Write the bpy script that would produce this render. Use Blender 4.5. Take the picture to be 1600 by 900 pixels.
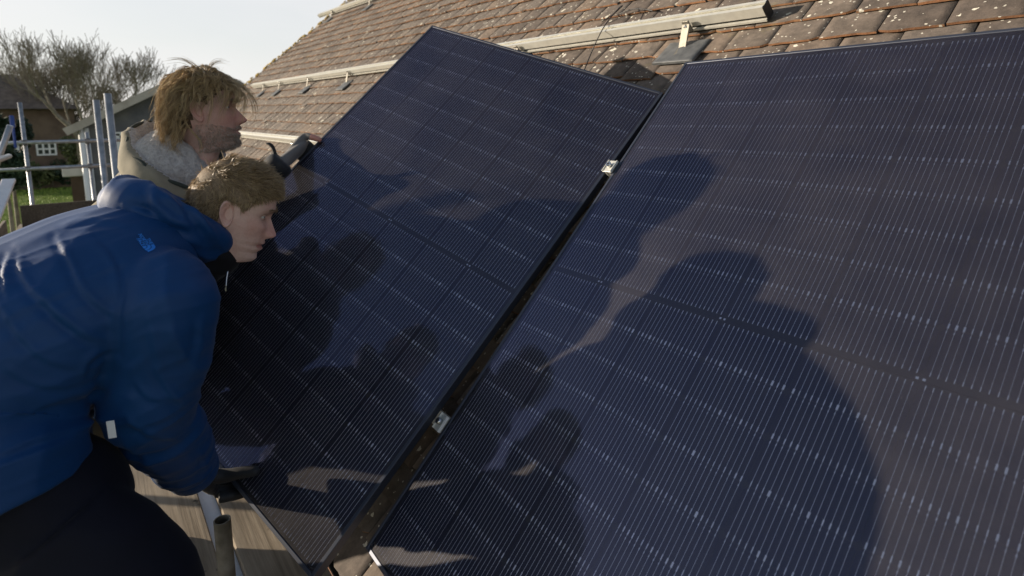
import bpy, bmesh, math, random
import numpy as np
from mathutils import Vector, Matrix, noise as mnoise
random.seed(7); RNG = np.random.default_rng(7)
for o in list(bpy.data.objects): bpy.data.objects.remove(o)
SC = bpy.context.scene; COL = SC.collection

# ---------------------------------------------------------------- camera
# world: X along the eave (towards the camera), Y into the house, Z up; origin = upper left corner of the fixed panel
CAM = np.array([1.2574, -1.6695, -0.1853]); FPX = 897.4; PCX, PCY = 800.0, 310.1
AX_R = np.array([0.594923, 0.803678, -0.012966]); AX_D = np.array([0.102421, -0.091797, -0.990496]); AX_F = np.array([-0.797230, 0.587941, -0.136926])
cd = bpy.data.cameras.new('camera'); cam = bpy.data.objects.new('camera', cd); COL.objects.link(cam)
cd.sensor_width = 36; cd.lens = FPX / 1600 * 36; cd.shift_y = -(450 - PCY) / 1600
cd.clip_start = 0.02; cd.clip_end = 2000
cd.dof.use_dof = True; cd.dof.focus_distance = 1.55; cd.dof.aperture_fstop = 4.0
cam.matrix_world = Matrix(((AX_R[0], -AX_D[0], -AX_F[0], CAM[0]), (AX_R[1], -AX_D[1], -AX_F[1], CAM[1]), (AX_R[2], -AX_D[2], -AX_F[2], CAM[2]), (0, 0, 0, 1)))
SC.camera = cam
def W(px, py, t):                       # photograph pixel + distance along the lens axis -> world point
    return CAM + t * (AX_R * (px - PCX) / FPX + AX_D * (py - PCY) / FPX + AX_F)
def PX(p):
    d = np.asarray(p, float) - CAM; z = d @ AX_F
    return np.array([PCX + FPX * (d @ AX_R) / z, PCY + FPX * (d @ AX_D) / z, z])

# ---------------------------------------------------------------- world, sun, exposure
SUN_TRAVEL = Vector((0.680, 0.715, -0.185)).normalized()
elev = math.asin(-SUN_TRAVEL.z); s_from = -SUN_TRAVEL
wd = bpy.data.worlds.new('World'); SC.world = wd; wd.use_nodes = True
nt = wd.node_tree; bg = nt.nodes['Background']
sky = nt.nodes.new('ShaderNodeTexSky'); sky.sky_type = 'NISHITA'; sky.sun_disc = False
sky.sun_elevation = elev; sky.sun_rotation = math.atan2(s_from.x, s_from.y)
sky.air_density = 1.0; sky.dust_density = 1.2; sky.ozone_density = 1.2; sky.altitude = 50
# thin high cloud veil over the blue
sx = nt.nodes.new('ShaderNodeSeparateXYZ'); tc = nt.nodes.new('ShaderNodeTexCoord'); mp = nt.nodes.new('ShaderNodeMapping'); mp.inputs['Scale'].default_value = (1.2, 1.2, 4.0)
nz = nt.nodes.new('ShaderNodeTexNoise'); nz.inputs['Scale'].default_value = 1.6; nz.inputs['Detail'].default_value = 5
rp = nt.nodes.new('ShaderNodeMapRange'); rp.inputs[1].default_value = .35; rp.inputs[2].default_value = .7; rp.inputs[3].default_value = .75; rp.inputs[4].default_value = 1.0
mx = nt.nodes.new('ShaderNodeMixRGB'); mx.inputs[2].default_value = (6.0, 5.95, 6.0, 1)
nt.links.new(tc.outputs['Generated'], mp.inputs[0]); nt.links.new(mp.outputs[0], nz.inputs[0]); nt.links.new(nz.outputs[0], rp.inputs[0])
hz_ = nt.nodes.new('ShaderNodeMapRange'); hz_.interpolation_type = 'SMOOTHSTEP'; hz_.inputs[1].default_value = .20; hz_.inputs[2].default_value = .52; hz_.inputs[3].default_value = .92; hz_.inputs[4].default_value = .06
nt.links.new(tc.outputs['Generated'], sx.inputs[0]); nt.links.new(sx.outputs[2], hz_.inputs[0])
ml = nt.nodes.new('ShaderNodeMath'); ml.operation = 'MULTIPLY'; nt.links.new(hz_.outputs[0], ml.inputs[0]); nt.links.new(rp.outputs[0], ml.inputs[1])
nt.links.new(ml.outputs[0], mx.inputs[0]); nt.links.new(sky.outputs[0], mx.inputs[1]); nt.links.new(mx.outputs[0], bg.inputs[0])
bg.inputs[1].default_value = 0.10
sl = bpy.data.lights.new('sun', 'SUN'); so = bpy.data.objects.new('sun', sl); COL.objects.link(so)
sl.energy = 4.7; sl.angle = math.radians(0.6); sl.color = (1.0, 0.86, 0.68)
so.rotation_euler = SUN_TRAVEL.to_track_quat('-Z', 'Y').to_euler()
SC.view_settings.view_transform = 'Standard'; SC.view_settings.look = 'None'; SC.view_settings.gamma = 1
SC.view_settings.exposure = 0.62
SC.render.engine = 'CYCLES'
SC.cycles.max_bounces = 8; SC.cycles.transparent_max_bounces = 12

# ---------------------------------------------------------------- helpers
def link(o, parent=None):
    COL.objects.link(o)
    if parent is not None: o.parent = parent
    return o
def tag(o, label=None, cat=None, group=None, kind=None):
    if label: o['label'] = label
    if cat: o['category'] = cat
    if group: o['group'] = group
    if kind: o['kind'] = kind
    return o
def empty(name, loc=(0, 0, 0), label=None, cat=None, group=None):
    o = bpy.data.objects.new(name, None); o.location = loc; o.empty_display_size = .1; COL.objects.link(o)
    return tag(o, label, cat, group)
def mobj(name, bm, mats, parent=None, smooth=False, wm=True):
    """bmesh in world coordinates -> object (kept in world place under its parent)"""
    me = bpy.data.meshes.new(name); bm.normal_update(); bm.to_mesh(me); bm.free()
    return meobj(name, me, mats, parent, smooth)
def meobj(name, me, mats, parent=None, smooth=False):
    for m in (mats if isinstance(mats, (list, tuple)) else [mats]): me.materials.append(m)
    if smooth: me.polygons.foreach_set('use_smooth', [True] * len(me.polygons))
    o = bpy.data.objects.new(name, me); COL.objects.link(o)
    if parent is not None: setpar(o, parent)
    return o
def world_of(o):
    m = o.matrix_basis.copy()
    return (world_of(o.parent) @ o.matrix_parent_inverse @ m) if o.parent else m
def setpar(o, parent):
    o.parent = parent; o.matrix_parent_inverse = world_of(parent).inverted()
def arrmesh(name, V, F, mats, parent=None, smooth=False, midx=None):
    me = bpy.data.meshes.new(name); me.from_pydata([tuple(map(float, v)) for v in V], [], [tuple(map(int, f)) for f in F])
    o = meobj(name, me, mats, parent, smooth)
    if midx is not None: me.polygons.foreach_set('material_index', [int(i) for i in midx])
    me.update(); return o
def frame(axis, up=(0, 0, 1)):
    z = Vector(axis).normalized(); u = Vector(up)
    if abs(z.dot(u.normalized())) > .98: u = Vector((1, 0, 0))
    x = u.cross(z).normalized(); y = z.cross(x)
    return x, y, z
def box(bm, M, sx, sy, sz, bevel=0, mat=0):
    """box centred on M's origin"""
    r = bmesh.ops.create_cube(bm, size=1, matrix=M @ Matrix.Diagonal((sx, sy, sz, 1)))
    vs = r['verts']; fs = list({f for v in vs for f in v.link_faces})
    for f in fs: f.material_index = mat
    if bevel:
        es = list({e for v in vs for e in v.link_edges})
        rr = bmesh.ops.bevel(bm, geom=es, offset=bevel, segments=1, affect='EDGES', profile=.5)
        for f in rr['faces']: f.material_index = mat
def bx(bm, c, sx, sy, sz, bevel=0, mat=0): box(bm, Matrix.Translation(Vector(c)), sx, sy, sz, bevel, mat)
def tube(bm, pts, rad, seg=14, caps=True, mat=0):
    pts = [Vector(p) for p in pts]; n = len(pts)
    rad = rad if hasattr(rad, '__len__') else [rad] * n
    rings = []; up = Vector((0.13, 0.21, 1)).normalized(); t0 = (pts[1] - pts[0]).normalized()
    if abs(t0.dot(up)) > .95: up = Vector((1, .1, 0)).normalized()
    x = (up - t0 * up.dot(t0)).normalized()
    for i, p in enumerate(pts):
        t = (pts[min(i + 1, n - 1)] - pts[max(i - 1, 0)]).normalized()
        x = (x - t * x.dot(t)).normalized(); y = t.cross(x)
        rings.append([bm.verts.new(p + (x * math.cos(2 * math.pi * k / seg) + y * math.sin(2 * math.pi * k / seg)) * rad[i]) for k in range(seg)])
    for a, b in zip(rings, rings[1:]):
        for k in range(seg):
            f = bm.faces.new((a[k], a[(k + 1) % seg], b[(k + 1) % seg], b[k])); f.smooth = True; f.material_index = mat
    if caps:
        f = bm.faces.new(rings[0][::-1]); f.material_index = mat
        f = bm.faces.new(rings[-1]); f.material_index = mat
def spline(P, n):
    P = np.asarray(P, float); m = len(P); out = []
    for k in range(n):
        t = k / (n - 1) * (m - 1); i = min(int(t), m - 2); u = t - i
        p0, p1, p2, p3 = P[max(i - 1, 0)], P[i], P[i + 1], P[min(i + 2, m - 1)]
        out.append(.5 * ((2 * p1) + (-p0 + p2) * u + (2 * p0 - 5 * p1 + 4 * p2 - p3) * u * u + (-p0 + 3 * p1 - 3 * p2 + p3) * u ** 3))
    return np.array(out)

# ---------------------------------------------------------------- materials
def newmat(name):
    m = bpy.data.materials.new(name); m.use_nodes = True; n = m.node_tree.nodes
    return m, m.node_tree, n['Principled BSDF'], n, m.node_tree.links
def ramp(nt, fac, stops):
    r = nt.nodes.new('ShaderNodeValToRGB'); e = r.color_ramp.elements
    while len(e) < len(stops): e.new(.5)
    for i, (p, c) in enumerate(stops): e[i].position = p; e[i].color = (*c, 1)
    nt.links.new(fac, r.inputs[0]); return r.outputs[0]
def tnoise(nt, scale, detail=4, rough=.55, vec=None, stretch=None, coord='Object'):
    if vec is None:
        if coord == 'World': vec = nt.nodes.new('ShaderNodeNewGeometry').outputs['Position']
        else: vec = nt.nodes.new('ShaderNodeTexCoord').outputs[coord]
    if stretch:
        mpn = nt.nodes.new('ShaderNodeMapping'); mpn.inputs['Scale'].default_value = stretch; nt.links.new(vec, mpn.inputs[0]); vec = mpn.outputs[0]
    t = nt.nodes.new('ShaderNodeTexNoise'); t.inputs['Scale'].default_value = scale; t.inputs['Detail'].default_value = detail; t.inputs['Roughness'].default_value = rough
    nt.links.new(vec, t.inputs['Vector']); return t.outputs[0]
def mixc(nt, fac, a, b, mode='MIX'):
    m = nt.nodes.new('ShaderNodeMixRGB'); m.blend_type = mode
    for i, v in ((0, fac), (1, a), (2, b)):
        if isinstance(v, (int, float)): m.inputs[i].default_value = v
        elif isinstance(v, tuple): m.inputs[i].default_value = (*v, 1)
        else: nt.links.new(v, m.inputs[i])
    return m.outputs[0]
def bump(nt, h, strength=.3, dist=.01):
    b = nt.nodes.new('ShaderNodeBump'); b.inputs['Strength'].default_value = strength; b.inputs['Distance'].default_value = dist
    nt.links.new(h, b.inputs['Height']); nt.links.new(b.outputs[0], nt.nodes['Principled BSDF'].inputs['Normal'])
def simple(name, c1, c2=None, scale=8, rough=.7, metal=0, bmp=0, bscale=None, bdist=.005, stretch=None, coord='Object', spec=.5, sheen=0, lo=.35, hi=.65):
    m, t, p, n, l = newmat(name)
    p.inputs['Roughness'].default_value = rough; p.inputs['Metallic'].default_value = metal; p.inputs['Specular IOR Level'].default_value = spec
    if sheen: p.inputs['Sheen Weight'].default_value = sheen
    if c2 is None: p.inputs['Base Color'].default_value = (*c1, 1)
    else: l.new(ramp(t, tnoise(t, scale, stretch=stretch, coord=coord), [(lo, c1), (hi, c2)]), p.inputs['Base Color'])
    if bmp: bump(t, tnoise(t, bscale or scale * 4, stretch=stretch, coord=coord), bmp, bdist)
    return m
MAT = {}
MAT['frame'] = simple('black_anodised', (.050, .058, .082), rough=.42, metal=.45, spec=.5)
MAT['backsheet'] = simple('black_backsheet', (.012, .013, .02), rough=.5)
MAT['cell'] = simple('silicon_cell', (.0030, .0055, .026), (.0045, .0075, .034), 3, rough=.38, spec=.35, coord='World')
MAT['wire'] = simple('tinned_wire', (.88, .88, .93), rough=.34, metal=.3)
def glassmat():
    m, t, p, n, l = newmat('dusty_solar_glass'); out = n['Material Output']; n.remove(p)
    fr = n.new('ShaderNodeFresnel'); fr.inputs['IOR'].default_value = 1.52
    tr = n.new('ShaderNodeBsdfTransparent'); gl = n.new('ShaderNodeBsdfGlossy'); gl.inputs['Roughness'].default_value = .06
    gl.inputs[0].default_value = (.48, .54, 1.0, 1); tr.inputs[0].default_value = (.93, .94, .97, 1)
    df = n.new('ShaderNodeBsdfDiffuse'); df.inputs[0].default_value = (.48, .43, .50, 1)
    a = n.new('ShaderNodeMixShader'); b = n.new('ShaderNodeMixShader')
    g2 = n.new('ShaderNodeBsdfGlossy'); g2.inputs[0].default_value = (.80, .78, .80, 1); g2.inputs['Roughness'].default_value = .62; dm = n.new('ShaderNodeMixShader'); dm.inputs[0].default_value = .5
    l.new(df.outputs[0], dm.inputs[1]); l.new(g2.outputs[0], dm.inputs[2])
    l.new(fr.outputs[0], a.inputs[0]); l.new(tr.outputs[0], a.inputs[1]); l.new(gl.outputs[0], a.inputs[2])
    # dust film, a little uneven, with a few smears and droplets
    n1 = tnoise(t, 5.0, 6, .65, coord='World'); n2 = tnoise(t, 60, 3, .6, coord='World')
    mr = n.new('ShaderNodeMapRange'); mr.inputs[1].default_value = .3; mr.inputs[2].default_value = .75; mr.inputs[3].default_value = .026; mr.inputs[4].default_value = .056
    l.new(n1, mr.inputs[0])
    vo = n.new('ShaderNodeTexVoronoi'); vo.inputs['Scale'].default_value = 26; l.new(n.new('ShaderNodeNewGeometry').outputs['Position'], vo.inputs['Vector'])
    dr = n.new('ShaderNodeMapRange'); dr.inputs[1].default_value = .05; dr.inputs[2].default_value = .09; dr.inputs[3].default_value = .10; dr.inputs[4].default_value = 0
    l.new(vo.outputs['Distance'], dr.inputs[0])
    ms = n.new('ShaderNodeMath'); ms.operation = 'GREATER_THAN'; ms.inputs[1].default_value = .63; l.new(n2, ms.inputs[0])
    mm = n.new('ShaderNodeMath'); mm.operation = 'MULTIPLY'; l.new(dr.outputs[0], mm.inputs[0]); l.new(ms.outputs[0], mm.inputs[1])
    ad = n.new('ShaderNodeMath'); ad.operation = 'ADD'; l.new(mr.outputs[0], ad.inputs[0]); l.new(mm.outputs[0], ad.inputs[1])
    l.new(ad.outputs[0], b.inputs[0]); l.new(a.outputs[0], b.inputs[1]); l.new(dm.outputs[0], b.inputs[2]); l.new(b.outputs[0], out.inputs[0])
    return m
MAT['glass'] = glassmat()
def clearm():
    m, t, p, n, l = newmat('glass_underside'); n.remove(p); tr = n.new('ShaderNodeBsdfTransparent'); l.new(tr.outputs[0], n['Material Output'].inputs[0]); return m
MAT['clear'] = clearm()
MAT['alu'] = simple('aluminium', (.60, .59, .54), (.68, .67, .61), 30, rough=.42, metal=.4, coord='World')
MAT['hooksteel'] = simple('shaded_bracket', (.17, .155, .13), (.25, .235, .20), 40, rough=.5, metal=.5, coord='World')  # bracket steel darkened, its shadow put into the colour
MAT['steel'] = simple('stainless', (.62, .62, .62), rough=.25, metal=1)
MAT['dark'] = simple('dark_void', (.01, .01, .01), rough=.8)
MAT['blackplastic'] = simple('black_plastic', (.015, .015, .016), rough=.45)
MAT['lead'] = simple('lead_sheet', (.075, .08, .085), (.125, .13, .135), 25, rough=.6, metal=.2, bmp=.3, bscale=70, bdist=.003, coord='World')
MAT['galv'] = simple('galvanised_tube', (.33, .35, .37), (.52, .53, .55), 16, rough=.42, metal=.7, coord='World', bmp=.1, bscale=90, bdist=.001)
MAT['oldtube'] = simple('dirty_tube', (.16, .15, .12), (.34, .32, .27), 14, rough=.6, metal=.35, coord='World', bmp=.2, bscale=60, bdist=.002)
MAT['coupler'] = simple('coupler_steel', (.16, .16, .17), (.3, .29, .28), 40, rough=.5, metal=.8, coord='World')
def woodmat(name, c1, c2, c3):
    m, t, p, n, l = newmat(name); p.inputs['Roughness'].default_value = .85; p.inputs['Specular IOR Level'].default_value = .2
    g = tnoise(t, 30, 6, .65, stretch=(.06, 1.6, 1.6), coord='World'); b = tnoise(t, 2.2, 4, .6, coord='World'); s = tnoise(t, 17, 2, .5, coord='World')
    col = ramp(t, g, [(.25, c1), (.55, c2), (.8, c3)])
    col = mixc(t, .75, col, ramp(t, b, [(.3, (.55, .53, .5)), (.7, (1.1, 1.06, 1.0))]), 'MULTIPLY')
    col = mixc(t, ramp(t, s, [(.68, (0, 0, 0)), (.74, (.8, .8, .8))]), col, (.035, .028, .02))
    l.new(col, p.inputs['Base Color']); bump(t, g, .5, .004); return m
MAT['wood'] = woodmat('weathered_board', (.20, .165, .125), (.39, .335, .27), (.50, .44, .355))
MAT['wood_shaded'] = woodmat('shaded_board', (.07, .06, .05), (.15, .125, .10), (.22, .19, .15))  # darker copy of the board wood, shade put into its colour
def tilemat(name, edge):
    m, t, p, n, l = newmat(name); p.inputs['Roughness'].default_value = .85; p.inputs['Specular IOR Level'].default_value = .25
    geo = n.new('ShaderNodeNewGeometry'); oi = n.new('ShaderNodeObjectInfo')
    rnd = n.new('ShaderNodeMath'); rnd.operation = 'ADD'; l.new(geo.outputs['Random Per Island'], rnd.inputs[0]); l.new(oi.outputs['Random'], rnd.inputs[1])
    fr = n.new('ShaderNodeMath'); fr.operation = 'FRACT'; l.new(rnd.outputs[0], fr.inputs[0])
    pos = geo.outputs['Position']
    big = tnoise(t, 1.6, 5, .6, pos); mid = tnoise(t, 22, 6, .7, pos); fine = tnoise(t, 130, 4, .6, pos)
    if edge: base = ramp(t, mid, [(.3, (.17, .09, .055)), (.55, (.27, .14, .075)), (.75, (.22, .155, .095))])
    else: base = ramp(t, mid, [(.28, (.070, .061, .056)), (.5, (.122, .104, .093)), (.72, (.18, .152, .134))])
    base = mixc(t, 1, base, ramp(t, fr.outputs[0], [(0, (.72, .70, .70)), (.5, (1, 1, 1)), (1, (1.22, 1.12, 1.02))]), 'MULTIPLY')
    base = mixc(t, .8, base, ramp(t, big, [(.3, (.78, .76, .74)), (.7, (1.15, 1.15, 1.12))]), 'MULTIPLY')
    # lichen: pale crusts of several sizes, and some ochre
    for sc, th, cc, seed in ((3.6, .055, (.62, .60, .54), 5), (9, .14, (.60, .58, .50), 0), (24, .17, (.62, .60, .52), 7), (55, .20, (.50, .48, .42), 3)):
        vo = n.new('ShaderNodeTexVoronoi'); vo.inputs['Scale'].default_value = sc; vo.inputs['Randomness'].default_value = 1
        av = n.new('ShaderNodeVectorMath'); av.operation = 'ADD'; nv = n.new('ShaderNodeTexNoise'); nv.inputs['Scale'].default_value = sc * 3
        l.new(pos, nv.inputs['Vector']); sv = n.new('ShaderNodeVectorMath'); sv.operation = 'SCALE'; sv.inputs['Scale'].default_value = .5 / sc
        l.new(nv.outputs['Color'], sv.inputs[0]); l.new(pos, av.inputs[0]); l.new(sv.outputs[0], av.inputs[1]); l.new(av.outputs[0], vo.inputs['Vector'])
        sepc = n.new('ShaderNodeSeparateColor'); l.new(vo.outputs['Color'], sepc.inputs[0])
        g1 = n.new('ShaderNodeMath'); g1.operation = 'LESS_THAN'; g1.inputs[1].default_value = th; l.new(vo.outputs['Distance'], g1.inputs[0])
        g2 = n.new('ShaderNodeMath'); g2.operation = 'GREATER_THAN'; g2.inputs[1].default_value = .62; l.new(sepc.outputs[0], g2.inputs[0])
        g = n.new('ShaderNodeMath'); g.operation = 'MULTIPLY'; l.new(g1.outputs[0], g.inputs[0]); l.new(g2.outputs[0], g.inputs[1])
        gg = n.new('ShaderNodeMath'); gg.operation = 'MULTIPLY'; l.new(g.outputs[0], gg.inputs[0]); gg.inputs[1].default_value = .85
        base = mixc(t, gg.outputs[0], base, cc)
    mo = tnoise(t, 3.1, 6, .75, pos); base = mixc(t, ramp(t, mo, [(.62, (0, 0, 0)), (.74, (.55, .55, .55))]), base, (.17, .15, .06))
    l.new(base, p.inputs['Base Color']); bump(t, mixc(t, .4, mid, fine), .55, .006); return m
MAT['tile'] = tilemat('weathered_clay_tile', False); MAT['tile_edge'] = tilemat('clay_tile_edge', True)
MAT['ochre'] = simple('ochre_lichen', (.30, .20, .04), (.48, .33, .07), 30, rough=.9, coord='World', bmp=.6, bscale=60)
MAT['mortar'] = simple('mortar', (.30, .27, .22), (.42, .38, .31), 20, rough=.9, coord='World', bmp=.5, bscale=90)

# ---------------------------------------------------------------- roof geometry
PITCH = math.radians(45.5)
RN = np.array([0, -math.sin(PITCH), math.cos(PITCH)]); RS = np.array([0, math.cos(PITCH), math.sin(PITCH)]); RX = np.array([1., 0, 0])
def RF(x, s, n=0.0):                    # along the eave, up the slope, out of the roof; courses fan out a little along this old roof
    d = max(0.0, -x); s2 = s + d * .03 * (1 + s) if s > -1 else s
    return RX * x + RS * s2 + RN * n
def RM(x, s, n=0.0):
    p = RF(x, s, n); ex = RF(x + .05, s, n) - RF(x - .05, s, n); ex /= np.linalg.norm(ex)
    ez = RN; ey = np.cross(ez, ex)
    return Matrix(((ex[0], ey[0], ez[0], p[0]), (ex[1], ey[1], ez[1], p[1]), (ex[2], ey[2], ez[2], p[2]), (0, 0, 0, 1)))
# ================================================================ house: roof, tiles, eave
GA, TW = 0.107, 0.166
EAVE = -1.86; RIDGE = 4.6
def verge_x(s): return -9.13 + (s - .507) * 1.245
house = empty('house', (0, -1.0, -4.2), 'house with steep weathered brown clay tile roof carrying the solar panels', 'house')
bm = bmesh.new()      # boarded roof slab under the tiles
vs = []
for n_ in (-.132, -.20):
    for s, x0 in ((EAVE + .03, verge_x(EAVE)), (RIDGE, verge_x(RIDGE))):
        for k in range(9):
            x = x0 + .1 + (2.6 - x0 - .1) * k / 8; vs.append(bm.verts.new(RF(x, s, n_)))
for k in range(8):
    bm.faces.new((vs[k], vs[k + 1], vs[k + 10], vs[k + 9])); bm.faces.new((vs[18 + k], vs[27 + k], vs[28 + k], vs[19 + k]))
    bm.faces.new((vs[k], vs[18 + k], vs[19 + k], vs[k + 1])); bm.faces.new((vs[9 + k], vs[10 + k], vs[28 + k], vs[27 + k]))
bm.faces.new((vs[0], vs[9], vs[27], vs[18])); bm.faces.new((vs[8], vs[26], vs[35], vs[17]))
roof = mobj('roof', bm, MAT['dark'], house)
# one plain clay tile, nibs hidden: slightly cambered slab, lower edge with the bare clay
def tile_bm(bm, M, rg=random):
    L, T, w = .165, .0072 + rg.uniform(-.0006, .0014), TW - .0028 - rg.uniform(0, .002); seg = 6; rows = {}; jit = [rg.gauss(0, .0011) for _ in range(7)]
    if rg.random() < .22: jit[rg.choice((0, 6))] += rg.uniform(.006, .014)
    if rg.random() < .12: jit[rg.randrange(1, 6)] += rg.uniform(.004, .008)
    cm = rg.uniform(.0004, .0018)
    for e, (y, zoff) in enumerate(((-.0, .0), (L, 0))):
        for k in range(seg + 1):
            x = -w / 2 + w * k / seg; cam_ = cm * (1 - (2 * k / seg - 1) ** 2)
            for z in (0, T): rows[e, k, z > 0] = bm.verts.new(M @ Vector((x, y + (jit[k] if e == 0 else 0), z + cam_)))
    for k in range(seg):
        a = bm.faces.new((rows[0, k, 1], rows[0, k + 1, 1], rows[1, k + 1, 1], rows[1, k, 1])); a.smooth = True
        b = bm.faces.new((rows[0, k, 0], rows[0, k + 1, 0], rows[0, k + 1, 1], rows[0, k, 1])); b.material_index = 1
    for k, flip in ((0, 0), (seg, 1)):
        q = (rows[0, k, 0], rows[0, k, 1], rows[1, k, 1], rows[1, k, 0]); bm.faces.new(q[::-1] if flip else q)
tile_mes = []
for _k in range(14):
    tb = bmesh.new(); tile_bm(tb, Matrix.Identity(4)); tile_me = bpy.data.meshes.new('tile'); tb.to_mesh(tile_me); tb.free(); tile_mes.append(tile_me)
    for m in (MAT['tile'], MAT['tile_edge']): tile_me.materials.append(m)
tiles = []
ncourse = int((RIDGE - EAVE) / GA)
for c in range(ncourse):
    s = EAVE + c * GA; vx = verge_x(s + .03); x = 2.5 - (TW / 2 if c % 2 else 0) + random.uniform(-.01, .01)
    wob = random.uniform(-.003, .003)
    while x > vx - .08:
        # old roof: courses sag and tiles sit unevenly
        sag = .010 * mnoise.noise(Vector((x * .5, s * .6, 3.1))) ; slip = -.03 * max(0, random.random() - .985) / .015 + random.gauss(0, .0026)
        M = RM(x, s + wob + slip, -.1275 + sag * .6)
        tilt = math.atan2(.013, GA) + random.gauss(0, .007); yaw = random.gauss(0, .006); rollv = random.gauss(0, .006)
        M = M @ Matrix.Rotation(-tilt, 4, 'X') @ Matrix.Rotation(yaw, 4, 'Z') @ Matrix.Rotation(rollv, 4, 'Y')
        M = M @ Matrix.Translation((0, 0, .0135))
        tiles.append((M, x, s)); x -= TW
def inpoly(p, poly):
    r = False; j = len(poly) - 1
    for i in range(len(poly)):
        a, b = poly[i], poly[j]
        if (a[1] > p[1]) != (b[1] > p[1]) and p[0] < (b[0] - a[0]) * (p[1] - a[1]) / (b[1] - a[1] + 1e-9) + a[0]: r = not r
        j = i
    return r
HIDE = [[(1072, 96), (1620, 42), (1620, 920), (620, 920), (570, 856)], [(677, 37), (1031, 141), (487, 900), (184, 545)], [(0, 900), (0, 250), (180, 150), (260, 100), (390, 110), (400, 240), (450, 280), (300, 900)]]
vis, rest = [], []
for it in tiles:
    q = PX(it[0] @ Vector((0, .05, .01)))
    seen = q[2] > 0 and -15 < q[0] < 1615 and -12 < q[1] < 912 and not any(inpoly(q, h) for h in HIDE)
    (vis if seen else rest).append((q[2], it))
vis.sort(key=lambda a: a[0])
for d, (M, x, s) in vis[:300]:
    o = bpy.data.objects.new('tile', random.choice(tile_mes)); COL.objects.link(o); o.matrix_world = M; o.parent = roof; o.matrix_parent_inverse = world_of(roof).inverted(); o.matrix_basis = M
tb = bmesh.new()
for d, (M, x, s) in vis[300:] + rest:
    if x > 1.7 or (d < 0): continue
    tile_bm(tb, M)
tag(mobj('tile_courses', tb, [MAT['tile'], MAT['tile_edge']], roof), 'courses of weathered brown clay tiles receding to the verge', kind='stuff')
# verge: undercloak, mortar and ochre lichen lumps along the stepped edge
bm = bmesh.new()
for c in range(ncourse):
    s = EAVE + c * GA; vx = verge_x(s + .03)
    box(bm, RM(vx - .05, s + .05, -.125), .16, GA * .96, .03, .004, 0)
    for k in range(4):
        box(bm, RM(vx - .02 + random.uniform(-.06, .12), s + random.uniform(0, GA), -.098 + random.uniform(-.004, .004)) @ Matrix.Rotation(random.random() * 3, 4, 'Z'), random.uniform(.03, .09), random.uniform(.02, .05), .016, .006, 1)
mobj('verge', bm, [MAT['mortar'], MAT['ochre']], roof)
# eave: fascia, black gutter, wall
bm = bmesh.new(); e = RF(0, EAVE, -.16)
bx(bm, (-4.3, e[1] + .10, e[2] - .10), 13.4, .022, .20)
mobj('fascia', bm, MAT['blackplastic'], house)
bm = bmesh.new(); gy, gz = e[1] + .035, e[2] - .035; R0 = .056
prof = [(gy + R0 * math.cos(a), gz + R0 * math.sin(a)) for a in np.linspace(math.pi, 2 * math.pi, 13)] + [(gy + (R0 - .003) * math.cos(a), gz + (R0 - .003) * math.sin(a)) for a in np.linspace(2 * math.pi, math.pi, 13)]
ra = [bm.verts.new((-10.9, y, z)) for y, z in prof]; rb = [bm.verts.new((2.3, y, z)) for y, z in prof]
for k in range(len(prof)):
    k2 = (k + 1) % len(prof); bm.faces.new((ra[k], ra[k2], rb[k2], rb[k]))
mobj('gutter', bm, MAT['blackplastic'], house)
MAT['brick_wall'] = simple('house_brick', (.20, .10, .07), (.30, .16, .11), 12, rough=.9, coord='World', bmp=.4)
bm = bmesh.new(); bx(bm, (-4.3, e[1] + .32 + .15, (e[2] - .2 - 4.2) / 2), 12.6, .3, 4.2 + e[2] - .2); mobj('wall', bm, MAT['brick_wall'], house)

# ================================================================ mounting rails, hooks, flashings
def rail(x0, x1, s0, s1, n, label):
    a, b = RF(x0, s0, n), RF(x1, s1, n); ex = (b - a); L = np.linalg.norm(ex); ex /= L
    ez = RN; ey = np.cross(ez, ex)   # ey = up slope
    M = Matrix(((ex[0], ey[0], ez[0], a[0]), (ex[1], ey[1], ez[1], a[1]), (ex[2], ey[2], ez[2], a[2]), (0, 0, 0, 1)))
    r = empty('mounting_rail', a, label, 'mounting rail', 'aluminium mounting rails on the roof')
    # extruded channel: profile in (up slope, out of roof); bolt slot on top and groove in the lower face
    pr = [(-.02, 0), (-.008, 0), (-.008, -.004), (-.014, -.004), (-.014, -.012), (.014, -.012), (.014, -.004), (.008, -.004), (.008, 0), (.02, 0), (.02, -.058), (-.024, -.058), (-.024, -.050), (-.010, -.050), (-.010, -.038), (-.02, -.038)]
    bm = bmesh.new(); A = [bm.verts.new(M @ Vector((0, y, z))) for y, z in pr]; B = [bm.verts.new(M @ Vector((L, y, z))) for y, z in pr]
    for k in range(len(pr)):
        k2 = (k + 1) % len(pr); bm.faces.new((A[k2], A[k], B[k], B[k2]))
    for R_, fl in ((A, 0), (B, 1)):
        f = bm.faces.new(R_ if not fl else R_[::-1])
    bmesh.ops.triangulate(bm, faces=[f for f in bm.faces if len(f.verts) > 4])
    mobj('channel', bm, MAT['alu'], r)
    bm = bmesh.new(); box(bm, M @ Matrix.Translation((L / 2, -.0115, -.044)), L - .002, .004, .0119); mobj('groove', bm, MAT['dark'], r)
    bm = bmesh.new(); box(bm, M @ Matrix.Translation((L + .0025, 0, -.029)), .004, .041, .057, .001); mobj('dark_end', bm, MAT['blackplastic'], r)  # black plate stands for the shade inside the hollow rail end
    bm = bmesh.new(); box(bm, M @ Matrix.Translation((-.0025, 0, -.029)), .004, .041, .057, .001); mobj('dark_end', bm, MAT['blackplastic'], r)
    return r
RAILS = {'a': (-8.4, -3.0, 1.56, 1.52), 'b': (-8.2, .135, .265, .31), 'c': (-8.0, 1.9, -.48, -.48), 'd': (-8.0, 1.9, -1.386, -1.386)}
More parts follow.
